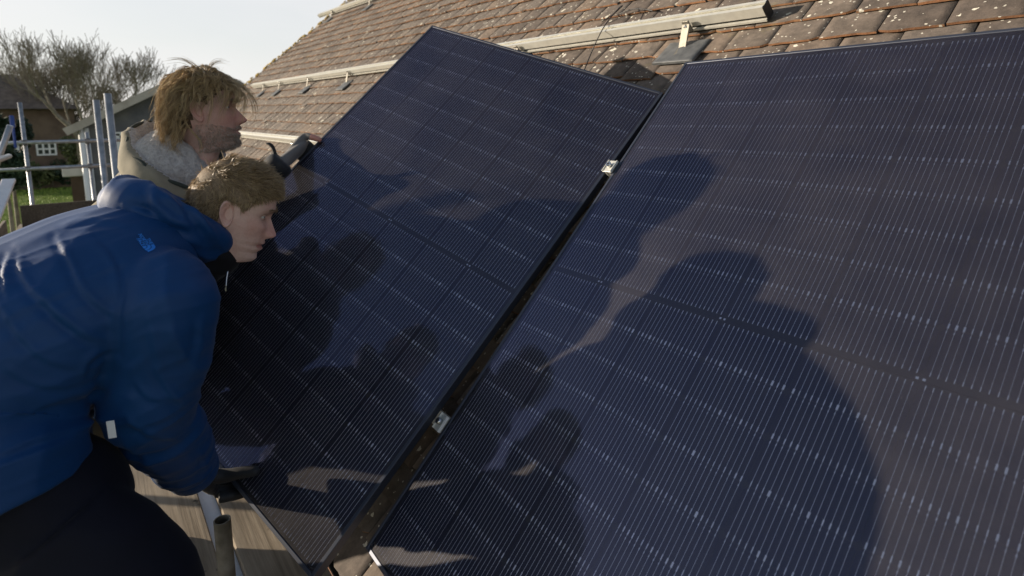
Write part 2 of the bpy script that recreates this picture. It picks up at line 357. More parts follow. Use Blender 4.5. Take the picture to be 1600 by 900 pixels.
rail(*RAILS['a'], -.036, 'highest aluminium rail on the roof, nearest the sky')
rail(*RAILS['b'], -.036, 'long aluminium rail with its hollow end shown dark above the fixed panel')
rail(*RAILS['c'], -.036, 'aluminium rail behind the older man, passing under the upper clamp')
rail(*RAILS['d'], -.036, 'lowest aluminium rail, passing under the lower clamp in the gap')
def hook(x, s, label, flash=True, big=False):
    r = empty('roof_hook', RF(x, s, -.1), label, 'roof hook', 'roof hooks holding the rails')
    bm = bmesh.new(); M = RM(x, s, -.036)
    box(bm, M @ Matrix.Translation((0, -.0285, -.022)), .032, .006, .050, .001)                # plate on the rail's face
    q = M @ Matrix.Translation((0, -.066, -.038)) @ Matrix.Rotation(math.radians(34), 4, 'X')
    box(bm, q, .034, .096, .0065, .001)
    box(bm, M @ Matrix.Translation((0, -.128, -.0625)), .034, .045, .006, .001)
    mobj('bracket', bm, MAT['hooksteel'], r)
    bm = bmesh.new(); ctr = M @ Vector((0, -.032, -.018)); tube(bm, [ctr, M @ Vector((0, -.043, -.018))], .008, 6); mobj('bolt', bm, MAT['steel'], r)
    if flash:
        f = bmesh.new(); MM = RM(x, s - .125, -.104) @ Matrix.Rotation(-math.atan2(.013, GA), 4, 'X'); N = 10
        g = {}
        for i in range(N + 1):
            for j in range(N + 1):
                px_, py_ = (i / N - .5) * .19, (j / N - .5) * .135
                zz = .007 * math.exp(-((px_) ** 2 + (py_ - .02) ** 2) / .0009) + .0016 * mnoise.noise(Vector((px_ * 40, py_ * 40, x))) + .0035
                g[i, j, 1] = f.verts.new(MM @ Vector((px_, py_, zz + .002))); g[i, j, 0] = f.verts.new(MM @ Vector((px_, py_, -.004)))
        for i in range(N):
            for j in range(N):
                a = f.faces.new((g[i, j, 1], g[i + 1, j, 1], g[i + 1, j + 1, 1], g[i, j + 1, 1])); a.smooth = True
            f.faces.new((g[i, 0, 0], g[i + 1, 0, 0], g[i + 1, 0, 1], g[i, 0, 1]))
            f.faces.new((g[0, i, 0], g[0, i, 1], g[0, i + 1, 1], g[0, i + 1, 0])); f.faces.new((g[N, i, 0], g[N, i + 1, 0], g[N, i + 1, 1], g[N, i, 1]))
        mobj('lead_flashing', f, MAT['lead'], r)
    return r
for x, s, lab in ((-.175, .305, 'roof hook with grey lead flashing nearest the end of the long rail'), (-1.30, .30, 'roof hook peeping over the top edge of the held panel'),
                  (-3.95, .285, 'roof hook on the long rail just left of the held panel'), (-5.2, .275, 'roof hook on the long rail, second left of the held panel'),
                  (-6.45, .27, 'roof hook on the long rail, third left of the held panel'), (-7.35, .268, 'roof hook at the far end of the long rail'),
                  (-4.1, 1.53, 'roof hook on the highest rail, nearest the picture top'), (-5.9, 1.54, 'middle roof hook on the highest rail'), (-7.6, 1.555, 'roof hook on the highest rail by the verge'),
                  (-3.7, -.48, 'roof hook on the rail behind the hand of the older man'), (-6.0, -.48, 'roof hook on the rail behind the head of the older man'), (-.33, -1.386, 'roof hook on the lowest rail in the gap')):
    hook(x, s, lab)

# ================================================================ solar panels
PWd, PHt = 1.134, 1.722
def colx(k): return .015 + .184 * k
def rowv(k): return .0235 + .092 * k if k < 9 else PHt - (.0235 + .092 * (18 - k))
def cell_mesh():
    w, h, c, t = .1824, .0906, .0075, .0004
    P = [(-w / 2 + c, -h / 2), (w / 2 - c, -h / 2), (w / 2, -h / 2 + c), (w / 2, h / 2 - c), (w / 2 - c, h / 2), (-w / 2 + c, h / 2), (-w / 2, h / 2 - c), (-w / 2, -h / 2 + c)]
    V = [(x, y, t) for x, y in P] + [(x, y, 0) for x, y in P]
    F = [tuple(range(8))] + [(k, 8 + k, 8 + (k + 1) % 8, (k + 1) % 8) for k in range(8)]
    me = bpy.data.meshes.new('cell'); me.from_pydata(V, [], F); me.materials.append(MAT['cell']); return me
CELL = cell_mesh()
def panel(M, label):
    """M: origin upper left corner of the face, x across, y up the slope, z out of the glass"""
    root = empty('solar_panel', (0, 0, 0), label, 'solar panel', 'black solar panels'); root.matrix_world = M; root.matrix_basis = M
    D, LIP = .035, .0095
    def part(name, bm, mats, smooth=False):
        me = bpy.data.meshes.new(name); bm.normal_update(); bm.to_mesh(me); bm.free()
        for m in (mats if isinstance(mats, list) else [mats]): me.materials.append(m)
        o = bpy.data.objects.new(name, me); COL.objects.link(o); o.parent = root; return o
    for (cx_, cy_, sx, sy) in ((LIP / 2, -PHt / 2, LIP, PHt), (PWd - LIP / 2, -PHt / 2, LIP, PHt), (PWd / 2, -LIP / 2, PWd - 2 * LIP - .0006, LIP), (PWd / 2, -PHt + LIP / 2, PWd - 2 * LIP - .0006, LIP)):
        b = bmesh.new(); bx(b, (cx_, cy_, -D / 2), sx, sy, D, .0011); part('frame_bar', b, MAT['frame'])
    b = bmesh.new(); bx(b, (PWd / 2, -PHt / 2, -.0085), PWd - 2 * LIP - .001, PHt - 2 * LIP - .001, .003); part('backsheet', b, MAT['backsheet'])
    b = bmesh.new(); bx(b, (PWd / 2, -PHt / 2, -.0035), PWd - 2 * LIP - .001, PHt - 2 * LIP - .001, .0032)
    b.faces.ensure_lookup_table()
    for f in b.faces: f.normal_update(); f.material_index = 0 if f.normal.z > .5 else 1
    part('glass_pane', b, [MAT['glass'], MAT['clear']])
    cells = [((colx(i) + colx(i + 1)) / 2, -(rowv(j) + .046) if j < 9 else -(rowv(j + 1) - .046)) for i in range(6) for j in range(18)]
    for x, y in cells:
        o = bpy.data.objects.new('cell', CELL); COL.objects.link(o); o.parent = root; o.location = (x, y, -.0066)
        o.rotation_euler = (random.gauss(0, .0006), random.gauss(0, .0006), 0)
    # connecting wires: sixteen to a column, glints shaped as wider pale tabs where they cross from cell to cell
    b = bmesh.new(); z0 = -.0059
    def strip(x, ya, yb, w, z):
        q = [b.verts.new((x - w / 2, ya, z - .0002)), b.verts.new((x, ya, z)), b.verts.new((x, yb, z)), b.verts.new((x - w / 2, yb, z - .0002)), b.verts.new((x + w / 2, ya, z - .0002)), b.verts.new((x + w / 2, yb, z - .0002))]
        b.faces.new((q[0], q[1], q[2], q[3])); b.faces.new((q[1], q[4], q[5], q[2]))
    for i in range(6):
        for k in range(16):
            x = colx(i) + .0092 + k * .01104
            for ya, yb in ((rowv(0) + .002, .861 - .008), (.861 + .008, rowv(18) - .002)): strip(x, -ya, -yb, .00085, z0)
            for j in range(19):
                v = rowv(j) if j != 9 else None
                if v is None:
                    for vv in (.861 - .0125, .861 + .0125): strip(x, -vv + .004, -vv - .004, .0017, z0 + .0003)
                else:
                    e = .006 if j in (0, 18) else 0
                    strip(x + random.gauss(0, .0001), -v + .0105 - e, -v + .0005 - e, min(.0048, .0017 + random.expovariate(1400)), z0 + .0003)
                    if j not in (0, 18): strip(x, -v - .0045, -v - .0085, random.uniform(.0013, .0020), z0 + .0003)
    tag(part('wire_grid', b, MAT['wire']), 'fine silver wires and wider tabs shaped as glints across the cells', kind='stuff')
    b = bmesh.new()
    for k in (1, 3, 5):
        for dx in (-.005, .005): bx(b, (colx(k) - .001 + dx, -.861, -.0056), .0045, .0045, .0006)
    part('solder_pad', b, MAT['wire'])
    b = bmesh.new(); bx(b, (PWd / 2, -.861, -.0052 - .0008), PWd - .06, .009, .0008); part('centre_bar', b, MAT['backsheet'])
    b = bmesh.new(); bx(b, (PWd / 2, -.20, -.0115 - .006), .10, .06, .012, .003); part('junction_box', b, MAT['blackplastic'])
    return root
def M4(o, ex, ey, ez): return Matrix(((ex[0], ey[0], ez[0], o[0]), (ex[1], ey[1], ez[1], o[1]), (ex[2], ey[2], ez[2], o[2]), (0, 0, 0, 1)))
panel(M4((0, 0, 0), RX, RS, RN), 'black solar panel already clamped flat on the roof, at the right')
LTL, LTR, LBR, LBL = np.array([-1.072, -.381, .234]), np.array([-.035, -.068, -.102]), np.array([-.032, -1.331, -1.272]), np.array([-1.069, -1.644, -.937])
lex = (LTR - LTL); lex /= np.linalg.norm(lex); ley = LTL - LBL; ley -= lex * (ley @ lex); ley /= np.linalg.norm(ley); lez = np.cross(lex, ley)
panel(M4(LTL, lex, ley, lez), 'black solar panel tilted up on its left side, held by the two men')
def LP(u, v, n=0): return LTL + lex * u - ley * v + lez * n      # point on the held panel
# mid clamps at the gap
def clamp(s, tilt, label, x=-.018):
    r = empty('mid_clamp', RF(x, s, -.03), label, 'clamp', 'clamps in the gap between panels')
    M = RM(x, s, 0) @ Matrix.Rotation(tilt, 4, 'Y'); b = bmesh.new()
    box(b, M @ Matrix.Translation((0, 0, .0055)), .040, .046, .005, .001); box(b, M @ Matrix.Translation((-.0085, 0, -.012)), .004, .044, .030, .0006); box(b, M @ Matrix.Translation((.0085, 0, -.012)), .004, .044, .030, .0006)
    box(b, M @ Matrix.Translation((-.0175, 0, .0095)), .004, .046, .005, .0008); box(b, M @ Matrix.Translation((.0175, 0, .0095)), .004, .046, .005, .0008)
    mobj('body', b, MAT['alu'], r)
    b = bmesh.new(); tube(b, [M @ Vector((0, 0, .0085)), M @ Vector((0, 0, .020))], .0085, 16); tube(b, [M @ Vector((0, 0, .008)), M @ Vector((0, 0, -.04))], .004, 8); mobj('bolt', b, MAT['steel'], r)
    b = bmesh.new(); tube(b, [M @ Vector((0, 0, .0192)), M @ Vector((0, 0, .0204))], .0045, 6); mobj('socket', b, MAT['dark'], r)
clamp(-.48, 0, 'shiny aluminium clamp bridging the two panels, the upper one')
clamp(-1.386, math.radians(-8), 'loose aluminium clamp on the edge of the fixed panel, the lower one', x=-.014)
# black cables lying over the long rail
def cable(pts, label, r=.0026):
    b = bmesh.new(); tube(b, spline(pts, 40), r, 8); o = mobj('cable', b, MAT['blackplastic'], None, True); tag(o, label, 'cable', 'cables lying on the roof')
def onroof(px, py, n):
    d = W(px, py, 1) - CAM; t = (n - CAM @ RN) / (d @ RN); return CAM + t * d
cable([onroof(912, 112, -.098), onroof(925, 80, -.085), onroof(938, 52, -.03), onroof(952, 30, -.028), onroof(968, 12, -.05), onroof(972, 10, -.07), onroof(958, 22, -.085), onroof(940, 34, -.09)], 'thin black cable crossing the long rail above the held panel')
cable([onroof(968, 22, -.09), onroof(985, 15, -.08), onroof(1003, 14, -.08), onroof(1020, 17, -.088)], 'short loop of black cable lying above the long rail')
# ================================================================ scaffold
ZD = -1.655                                  # top of the scaffold boards
ROWS = [(-1.262, 'innermost row, under the tiled eave'), (-1.55, 'second row from the eave'), (-1.78, 'third row from the eave'), (-2.01, 'fourth row from the eave'), (-2.24, 'fifth row from the eave'), (-2.47, 'outermost row, by the outer guard rail')]
SPAN = [(2.2, -1.75, 'beneath the workers'), (-1.765, -5.9, 'beyond the workers'), (-5.915, -10.0, 'at the far end')]
for y, rl in ROWS:
    for xa, xb, sp in SPAN:
        b = bmesh.new(); j = random.uniform(-.02, .02)
        box(b, Matrix.Translation(((xa + xb) / 2 + j, y, ZD - .019 + random.uniform(-.002, .002))) @ Matrix.Rotation(random.gauss(0, .0015), 4, 'Z'), xa - xb, .2275, .038, .004)
        tag(mobj('scaffold_board', b, MAT['wood']), 'weathered scaffold board, %s, %s' % (rl, sp), 'scaffold board', 'boards of the scaffold deck')
b = bmesh.new(); bx(b, (-.6, -1.407, ZD - .052), 5.2, .11, .02, .002)
MAT['palemetal'] = simple('pale_metal', (.72, .75, .82), (.82, .85, .90), 9, rough=.5, metal=.1, coord='World')
tag(mobj('metal_strip', b, MAT['palemetal']), 'pale metal strip lying in the gap between two deck boards', 'metal strip')
scaf = empty('scaffold', (-5, -2, -4.2), 'galvanised tube scaffold with guard rails along the eave', 'scaffold')
RT = .0242
def pole(name, a, b_, mat='galv', r=RT):
    b = bmesh.new(); tube(b, [a, b_], r, 18, caps=True); return mobj(name, b, MAT[mat], scaf)
# stub of the inner standard next to the lower edge of the held panel: open tube with a wall
tp = W(347, 812, 1.74)
b = bmesh.new(); N = 28
rg = []
for r, z in ((RT, ZD - .6), (RT, tp[2] - .11), (RT * 1.02, tp[2] - .107), (RT, tp[2] - .1), (RT, tp[2]), (RT * .84, tp[2] + .0005), (RT * .84, tp[2] - .25)):
    rg.append([b.verts.new((tp[0] + r * math.cos(2 * math.pi * k / N), tp[1] + r * math.sin(2 * math.pi * k / N), z)) for k in range(N)])
for a, c in zip(rg, rg[1:]):
    for k in range(N): f = b.faces.new((a[k], a[(k + 1) % N], c[(k + 1) % N], c[k])); f.smooth = False
tag(mobj('standard', b, MAT['oldtube'], scaf), 'short dirty stub of tube standing open through the deck')
EX = -9.0                                    # far end of the deck
def post(px, pyt, depth, zb=-4.2, mat='galv'):
    t = W(px, pyt, depth); return pole('standard', (t[0], t[1], zb), t, mat), t
pole('standard', (W(158, 240, 4.9)[0], W(158, 240, 4.9)[1], -4.2), W(150, 156, 4.9)); pole('standard', (W(176, 220, 4.2)[0], W(176, 220, 4.2)[1], -4.2), W(168, 146, 4.2))
zt, zm = W(100, 221, 8.0)[2], W(100, 261, 8.0)[2]
def atx(px, py, x):                          # point of a pixel's ray on the plane X = x
    d = W(px, py, 1) - CAM; return CAM + d * ((x - CAM[0]) / d[0])
A = atx(41, 240, EX); At = atx(30, 160, EX)
pole('standard', (A[0], A[1], -4.2), (A[0], A[1], At[2]))
B2 = atx(139, 240, EX); pole('standard', (B2[0], B2[1], -4.2), (B2[0], B2[1], zt + .12), 'galv', .021)
for z, n in ((atx(100, 221, EX)[2], 0), (atx(100, 261, EX)[2], 1)):
    pole('guard_rail', (EX + .05, -2.95, z), (EX + .05, -.95, z))
    for yy in (A[1], B2[1]):
        b = bmesh.new(); bx(b, (EX + .03, yy, z), .085, .07, .075, .012); tube(b, [(EX + .03, yy - .05, z + .02), (EX + .03, yy + .05, z + .02)], .012, 8); mobj('coupler', b, MAT['coupler'], scaf)
# outer guard rails and standards along the left
YO = -2.72
for z in (atx(100, 221, EX)[2], atx(100, 261, EX)[2]): pole('guard_rail', (EX - .2, YO, z), (-1.9, YO, z))
for x in (-2.4, -4.6, -6.7):
    pole('standard', (x, YO - .05, -4.2), (x, YO - .05, .12))
    for z in (atx(100, 221, EX)[2], atx(100, 261, EX)[2]):
        b = bmesh.new(); bx(b, (x, YO - .02, z), .07, .085, .075, .012); mobj('coupler', b, MAT['coupler'], scaf)
p0, p1 = W(2, 236, 5.2), W(16, 196, 5.2); pole('brace', p0 - (p1 - p0) * 2, p1)
p0, p1 = W(-4, 250, 4.6), W(14, 244, 5.6); pole('brace', p0 - (p1 - p0), p1)
for y in (YO, -1.5): pole('transom_bearer', (EX, y, ZD - .07), (2.3, y, ZD - .07), 'oldtube')
for x in (-9.0, -6.0, -3.6, -1.7, .4): pole('transom', (x, YO - .2, ZD - .119), (x, -1.14, ZD - .119), 'oldtube')
# toe boards
za = atx(75, 317, EX)[2]
b = bmesh.new(); y0, y1 = atx(32, 320, EX)[1], atx(163, 320, EX)[1]
box(b, Matrix.Translation((EX + .12, (y0 + y1) / 2, (za + ZD) / 2 + .002)), .038, y1 - y0, za - ZD, .004)
tag(mobj('toe_board', b, MAT['wood_shaded']), 'toe board coloured dark for shade across the far end of the scaffold', 'toe board', 'toe boards')
b = bmesh.new(); bx(b, (-5.6, -2.63, ZD + .113), 6.4, .038, .222, .004)
tag(mobj('toe_board', b, MAT['wood']), 'weathered toe board along the outer edge of the scaffold', 'toe board', 'toe boards')
# grey metal trim length propped against the outer toe board
b = bmesh.new(); p0, p1 = W(-12, 345, 4.9), W(14, 281, 5.4); ax = Vector(p1 - p0); x_, y_, z_ = frame(ax)
box(b, Matrix.Translation((Vector(p0) + Vector(p1)) / 2) @ Matrix((( x_[0], y_[0], z_[0], 0), (x_[1], y_[1], z_[1], 0), (x_[2], y_[2], z_[2], 0), (0, 0, 0, 1))), .10, .03, ax.length, .004)
tag(mobj('metal_trim', b, MAT['palemetal']), 'grey metal length propped at the left edge on the toe board', 'metal trim')
MAT['blueplastic'] = simple('blue_plastic', (.02, .07, .32), rough=.5)
b = bmesh.new(); p = atx(19, 190, EX + .2); bx(b, p, .05, .05, .16, .01); bx(b, p + np.array([0, 0, -.2]), .03, .03, .30, .01)
tag(mobj('blue_strap', b, MAT['blueplastic']), 'blue strap hanging on the scaffold behind the left guard rail', 'strap')

# ================================================================ ground and background
ZG = -4.2
def grassmat():
    m, t, p, n, l = newmat('lawn_ground'); p.inputs['Roughness'].default_value = .95; p.inputs['Specular IOR Level'].default_value = .1
    l.new(ramp(t, tnoise(t, .35, 8, .7, coord='World'), [(.3, (.07, .11, .018)), (.55, (.13, .19, .033)), (.75, (.19, .21, .055))]), p.inputs['Base Color']); return m
MAT['lawn'] = grassmat()
b = bmesh.new(); N = 60; g = {}
for i in range(N + 1):
    for j in range(N + 1):
        x, y = -900 + 1500 * (i / N), -500 + 1000 * (j / N)
        g[i, j] = b.verts.new((x, y, ZG))
for i in range(N):
    for j in range(N): b.faces.new((g[i, j], g[i + 1, j], g[i + 1, j + 1], g[i, j + 1]))
tag(mobj('ground', b, MAT['lawn']), kind='structure')
def gp(px, py):                              # a pixel on the ground
    d = W(px, py, 1) - CAM; return CAM + d * ((ZG - CAM[2]) / d[2])
# lawn blades near enough to show a rough surface
MAT['grass'] = simple('grass_blades', (.20, .30, .04), (.34, .40, .08), .8, rough=.8, coord='World')
V, F = [], []
c0 = gp(75, 292)
for k in range(26000):
    x = c0[0] + RNG.uniform(-22, 20); y = c0[1] + RNG.uniform(-5, 10); h = RNG.uniform(.05, .14); a = RNG.uniform(0, 6.28); w = .02
    i0 = len(V); V += [(x - w * math.cos(a), y - w * math.sin(a), ZG), (x + w * math.cos(a), y + w * math.sin(a), ZG), (x + RNG.normal(0, .04), y + RNG.normal(0, .04), ZG + h)]; F.append((i0, i0 + 1, i0 + 2))
tag(arrmesh('lawn_grass', V, F, MAT['grass']), 'sunlit green lawn beyond the scaffold', 'grass', kind='stuff')

# neighbouring house, gable end towards us
MAT['dkbrick'] = simple('dark_brick', (.10, .10, .11), (.17, .165, .165), 2.5, rough=.9, coord='World', bmp=.3, bscale=14)
MAT['white'] = simple('white_paint', (.72, .72, .70), (.80, .80, .78), 3, rough=.5, coord='World')
MAT['glassdark'] = simple('window_glass', (.03, .035, .045), rough=.05, spec=.8)
MAT['rooftile2'] = simple('brown_roof', (.11, .085, .07), (.19, .15, .12), 3, rough=.9, coord='World', bmp=.4, bscale=10)
XN = -14.5
nb = empty('neighbouring_house', (XN - 4, -1, ZG), 'neighbouring house with dark brick gable and pale verge, behind the older man', 'house')
e0, e1 = atx(128, 198, XN), atx(300, 118, XN)
slope = (e1[2] - e0[2]) / (e1[1] - e0[1]); yr = atx(318, 120, XN)[1]; HWN = yr - e0[1]; zr = e0[2] + slope * HWN
def brickgable():
    b = bmesh.new(); P = [(e0[1], ZG), (yr + HWN, ZG), (yr + HWN, e0[2]), (yr, zr), (e0[1], e0[2])]
    A_ = [b.verts.new((XN, y, z)) for y, z in P]; B_ = [b.verts.new((XN - 8, y, z)) for y, z in P]
    b.faces.new(A_); b.faces.new(B_[::-1])
    for k in range(5): b.faces.new((A_[k], B_[k], B_[(k + 1) % 5], A_[(k + 1) % 5]))
    return b
mobj('wall', brickgable(), MAT['dkbrick'], nb)
b = bmesh.new()
for sg in (1, -1):
    ya = e0[1] - .3 if sg > 0 else yr + HWN + .3; a = math.atan(slope)
    zA = e0[2] - .3 * slope; L = math.hypot(HWN + .3, zr - zA)
    for xo, w, th, mi in ((XN - 3.9, 8.3, .10, 0),):
        Mx = Matrix.Translation((xo, (ya + yr) / 2, (zA + zr) / 2 + .08)) @ Matrix.Rotation(a * sg, 4, 'X'); box(b, Mx, w, L, th)
rf = mobj('roof', b, MAT['rooftile2'], nb)
b = bmesh.new()
for sg in (1, -1):
    ya = e0[1] - .3 if sg > 0 else yr + HWN + .3; L = math.hypot(HWN + .3, zr - zA)
    box(b, Matrix.Translation((XN + .285, (ya + yr) / 2, (zA + zr) / 2 + .05)) @ Matrix.Rotation(math.atan(slope) * sg, 4, 'X'), .05, L, .16)
MAT['verge2'] = simple('pale_verge', (.40, .35, .29), (.52, .47, .40), 4, rough=.85, coord='World'); mobj('verge_board', b, MAT['verge2'], rf)
b = bmesh.new()
for px in (126, 134):
    q0 = atx(px, 200, XN + .1); tube(b, [(XN + .1, q0[1], q0[2]), (XN + .1, q0[1], ZG)], .055, 8)
mobj('downpipe', b, MAT['white'], nb)
wn0, wn1 = atx(183, 209, XN), atx(216, 247, XN)
b = bmesh.new(); cy_, cz_ = (wn0[1] + wn1[1]) / 2, (wn0[2] + wn1[2]) / 2; wy, wz = wn1[1] - wn0[1], wn0[2] - wn1[2]
for dy, dz, sy, sz in ((0, wz / 2, wy + .1, .08), (0, -wz / 2, wy + .1, .08), (-wy / 2, 0, .08, wz), (wy / 2, 0, .08, wz), (0, 0, .06, wz)): bx(b, (XN + .03, cy_ + dy, cz_ + dz), .07, sy, sz)
w_ = mobj('window', b, MAT['white'], nb); b = bmesh.new(); bx(b, (XN + .012, cy_, cz_), .02, wy, wz); mobj('pane', b, MAT['glassdark'], w_)

# far brick house with white windows
MAT['fbrick'] = simple('far_brick', (.10, .068, .05), (.165, .118, .085), 1.2, rough=.9, coord='World')
XF = -46.0
fh = empty('far_house', (XF, -3, ZG), 'far brick house with white windows seen through the bare tree', 'house')
b = bmesh.new(); q0, q1 = atx(-120, 200, XF), atx(118, 200, XF); zt_ = atx(0, 165, XF)[2]
bx(b, (XF - 4, (q0[1] + q1[1]) / 2, (ZG + zt_) / 2), 8, q1[1] - q0[1], zt_ - ZG); mobj('wall', b, MAT['fbrick'], fh)
b = bmesh.new(); ym, yl, yh = (q0[1] + q1[1]) / 2, q0[1] - .4, q1[1] + .4
zr_ = atx(0, 116, XF - 4)[2]
A_ = [b.verts.new(p) for p in ((XF + .5, yl, zt_ - .2), (XF + .5, yh, zt_ - .2), (XF - 4, yh - 3.5, zr_), (XF - 4, yl, zr_), (XF - 8.5, yl, zt_ - .2), (XF - 8.5, yh, zt_ - .2))]
for f in ((0, 1, 2, 3), (3, 2, 5, 4), (1, 5, 2), (0, 3, 4), (0, 4, 5, 1)): b.faces.new([A_[k] for k in f])
mobj('roof', b, MAT['rooftile2'], fh)
for px0, px1, py0, py1, nm in ((57, 88, 224, 241, 3), (6, 30, 224, 241, 2), (98, 112, 224, 240, 1)):
    w0, w1 = atx(px0, py0, XF), atx(px1, py1, XF); cy_, cz_ = (w0[1] + w1[1]) / 2, (w0[2] + w1[2]) / 2; wy, wz = w1[1] - w0[1], w0[2] - w1[2]
    b = bmesh.new()
    for dz in (-wz / 2, 0, wz / 2): bx(b, (XF + .05, cy_, cz_ + dz), .1, wy + .1, .10)
    for k in range(nm + 1): bx(b, (XF + .055, cy_ - wy / 2 + wy * k / nm, cz_), .1, .10, wz)
    w_ = mobj('window', b, MAT['white'], fh); b = bmesh.new(); bx(b, (XF + .02, cy_, cz_), .03, wy, wz); mobj('pane', b, MAT['glassdark'], w_)

# low brick garden wall with pale coping
XWL = -20.0
gw = empty('garden_wall', (XWL, 0, ZG), 'short brick garden wall with pale coping slab beside the neighbouring house', 'garden wall')
q0, q1 = atx(110, 275, XWL), atx(139, 275, XWL)
b = bmesh.new(); bx(b, (XWL, (q0[1] + q1[1]) / 2, (ZG + q0[2]) / 2), .4, q1[1] - q0[1], q0[2] - ZG); mobj('brickwork', b, MAT['fbrick'], gw)
b = bmesh.new(); t0 = atx(106, 262, XWL); bx(b, (XWL, (q0[1] + q1[1]) / 2 - .05, (t0[2] + q0[2]) / 2 + .004), .7, q1[1] - q0[1] + .25, t0[2] - q0[2], .02); mobj('coping', b, MAT['white'], gw)

# leaves clumps for shrubs
def leafcloud(name, parent, c, rad, n, size, mat, squash=1.0, lumps=9):
    V, F = [], []; cs = [np.array(c) + RNG.normal(0, .45, 3) * np.array(rad) for _ in range(lumps)]
    for k in range(n):
        ce = cs[RNG.integers(lumps)]; d = RNG.normal(0, 1, 3); d /= np.linalg.norm(d); r = RNG.uniform(.4, 1) ** .5
        p = ce + d * r * np.array(rad) * .55; a = RNG.normal(0, 1, 3); a /= np.linalg.norm(a); b_ = np.cross(a, d + RNG.normal(0, .5, 3)); b_ /= np.linalg.norm(b_) + 1e-9
        s = size * RNG.uniform(.5, 1.4); i0 = len(V)
        V += [p - a * s, p + b_ * s * .5, p + a * s, p - b_ * s * .5]; F.append((i0, i0 + 1, i0 + 2, i0 + 3))
    return arrmesh(name, V, F, mat, parent)
MAT['leafdark'] = simple('evergreen_leaf', (.012, .03, .014), (.03, .06, .025), 2, rough=.7, coord='World')
MAT['leafmid'] = simple('shrub_leaf', (.05, .075, .02), (.12, .13, .04), 2, rough=.7, coord='World')
MAT['bark'] = simple('grey_bark', (.16, .135, .10), (.29, .25, .19), 5, rough=.9, coord='World', bmp=.5, bscale=20)
def shrub(px, py, depth, rad, label, mat, n=1500, size=.12):
    c = W(px, py, depth); r = empty('shrub', (c[0], c[1], ZG), label, 'shrub', 'garden shrubs')
    leafcloud('foliage', r, c, rad, n, size, MAT[mat])
    b = bmesh.new(); tube(b, [(c[0], c[1], ZG), (c[0] + .05, c[1], (ZG + c[2]) / 2), (c[0], c[1], c[2])], [.07, .05, .02], 7); mobj('stem', b, MAT['bark'], r)
shrub(14, 235, 15, (.34, .34, .75), 'dark evergreen bush behind the left guard rail', 'leafdark', 5000, .07)
shrub(8, 266, 13, (.30, .30, .45), 'dark low bush below the evergreen at the left', 'leafdark', 3000, .06)
shrub(60, 272, 36, (1.1, 1.1, .6), 'round green shrub on the lawn, left of two', 'leafmid', 2000, .10)
shrub(80, 271, 37, (.9, .9, .7), 'darker round shrub on the lawn, right of two', 'leafdark', 2000, .10)
shrub(122, 252, 34, (.9, .9, 1.1), 'yellow green shrub at the foot of the tree trunk', 'leafmid', 1800, .10)

# bare winter trees
def bare_tree(base, height, lean, label, seed, spread=1.0, trunk_r=.22, levels=6, fork=.16):
    rng = random.Random(seed); r = empty('bare_tree', base, label, 'tree', 'bare winter trees')
    bt = bmesh.new(); V, F = [], []
    def thin(pts, r0, r1):
        n = len(pts); i0 = len(V)
        for i, p in enumerate(pts):
            t = (pts[min(i + 1, n - 1)] - pts[max(i - 1, 0)]).normalized(); x = t.orthogonal().normalized(); y = t.cross(x); rr = r0 + (r1 - r0) * i / (n - 1)
            for k in range(3): V.append(p + (x * math.cos(2.094 * k) + y * math.sin(2.094 * k)) * rr)
        for i in range(n - 1):
            for k in range(3): F.append((i0 + 3 * i + k, i0 + 3 * i + (k + 1) % 3, i0 + 3 * i + 3 + (k + 1) % 3, i0 + 3 * i + 3 + k))
    def grow(p, d, L, rad, lev):
        n = 5 if lev < 3 else 4; pts = [p.copy()]; q = p.copy(); dd = d.copy()
        for i in range(n):
            dd = (dd + Vector((rng.gauss(0, .13), rng.gauss(0, .13), rng.gauss(0, .10) + .06 * (lev > 1)))).normalized(); q = q + dd * (L / n); pts.append(q.copy())
        r1 = max(rad * .62, .0125)
        if lev < 3: tube(bt, pts, [rad + (r1 - rad) * i / n for i in range(n + 1)], 9, caps=False)
        else: thin(pts, rad, r1)
        if lev >= levels: return
        kids = (3 if lev < 2 else 4) - (lev == 5)
        for k in range(kids):
            f = 1.0 if k < 2 else rng.uniform(.35, .95); i = min(int(f * n), n - 1); pp = pts[i].lerp(pts[i + 1], min(1, f * n - i))
            ax = Vector((rng.gauss(0, 1), rng.gauss(0, 1), rng.gauss(0, .4))); ax = (ax - dd * ax.dot(dd)).normalized()
            ang = rng.uniform(.28, .72) * spread; nd = (dd * math.cos(ang) + ax * math.sin(ang)); nd.z += .26; nd.normalize()
            grow(pp, nd, L * rng.uniform(.64, .92), r1 * (.85 if k == 0 else rng.uniform(.5, .75)), lev + 1)
    d0 = Vector((lean[0], lean[1], 1)).normalized(); grow(Vector(base), d0, height * fork, trunk_r, 0)
    mobj('trunk', bt, MAT['bark'], r)
    arrmesh('crown', V, F, MAT['bark'], r)
    return r
def tbase(px, depth): q = W(px, 200, depth); return (q[0], q[1], ZG)
bare_tree(tbase(112, 33), 17.5, (0, .02), 'large bare tree with forked trunk beside the neighbouring house', 3, 1.05, .34, 6)
bare_tree(tbase(62, 37), 17.0, (0, -.05), 'bare tree left of the large forked tree', 11, 1.0, .25, 6)
bare_tree(tbase(165, 40), 13.0, (0, .10), 'bare tree rising behind the neighbouring roof', 23, 1.0, .22, 6)
bare_tree(tbase(10, 42), 16.0, (0, -.1), 'bare tree at the left edge of the picture', 31, 1.0, .22, 6)
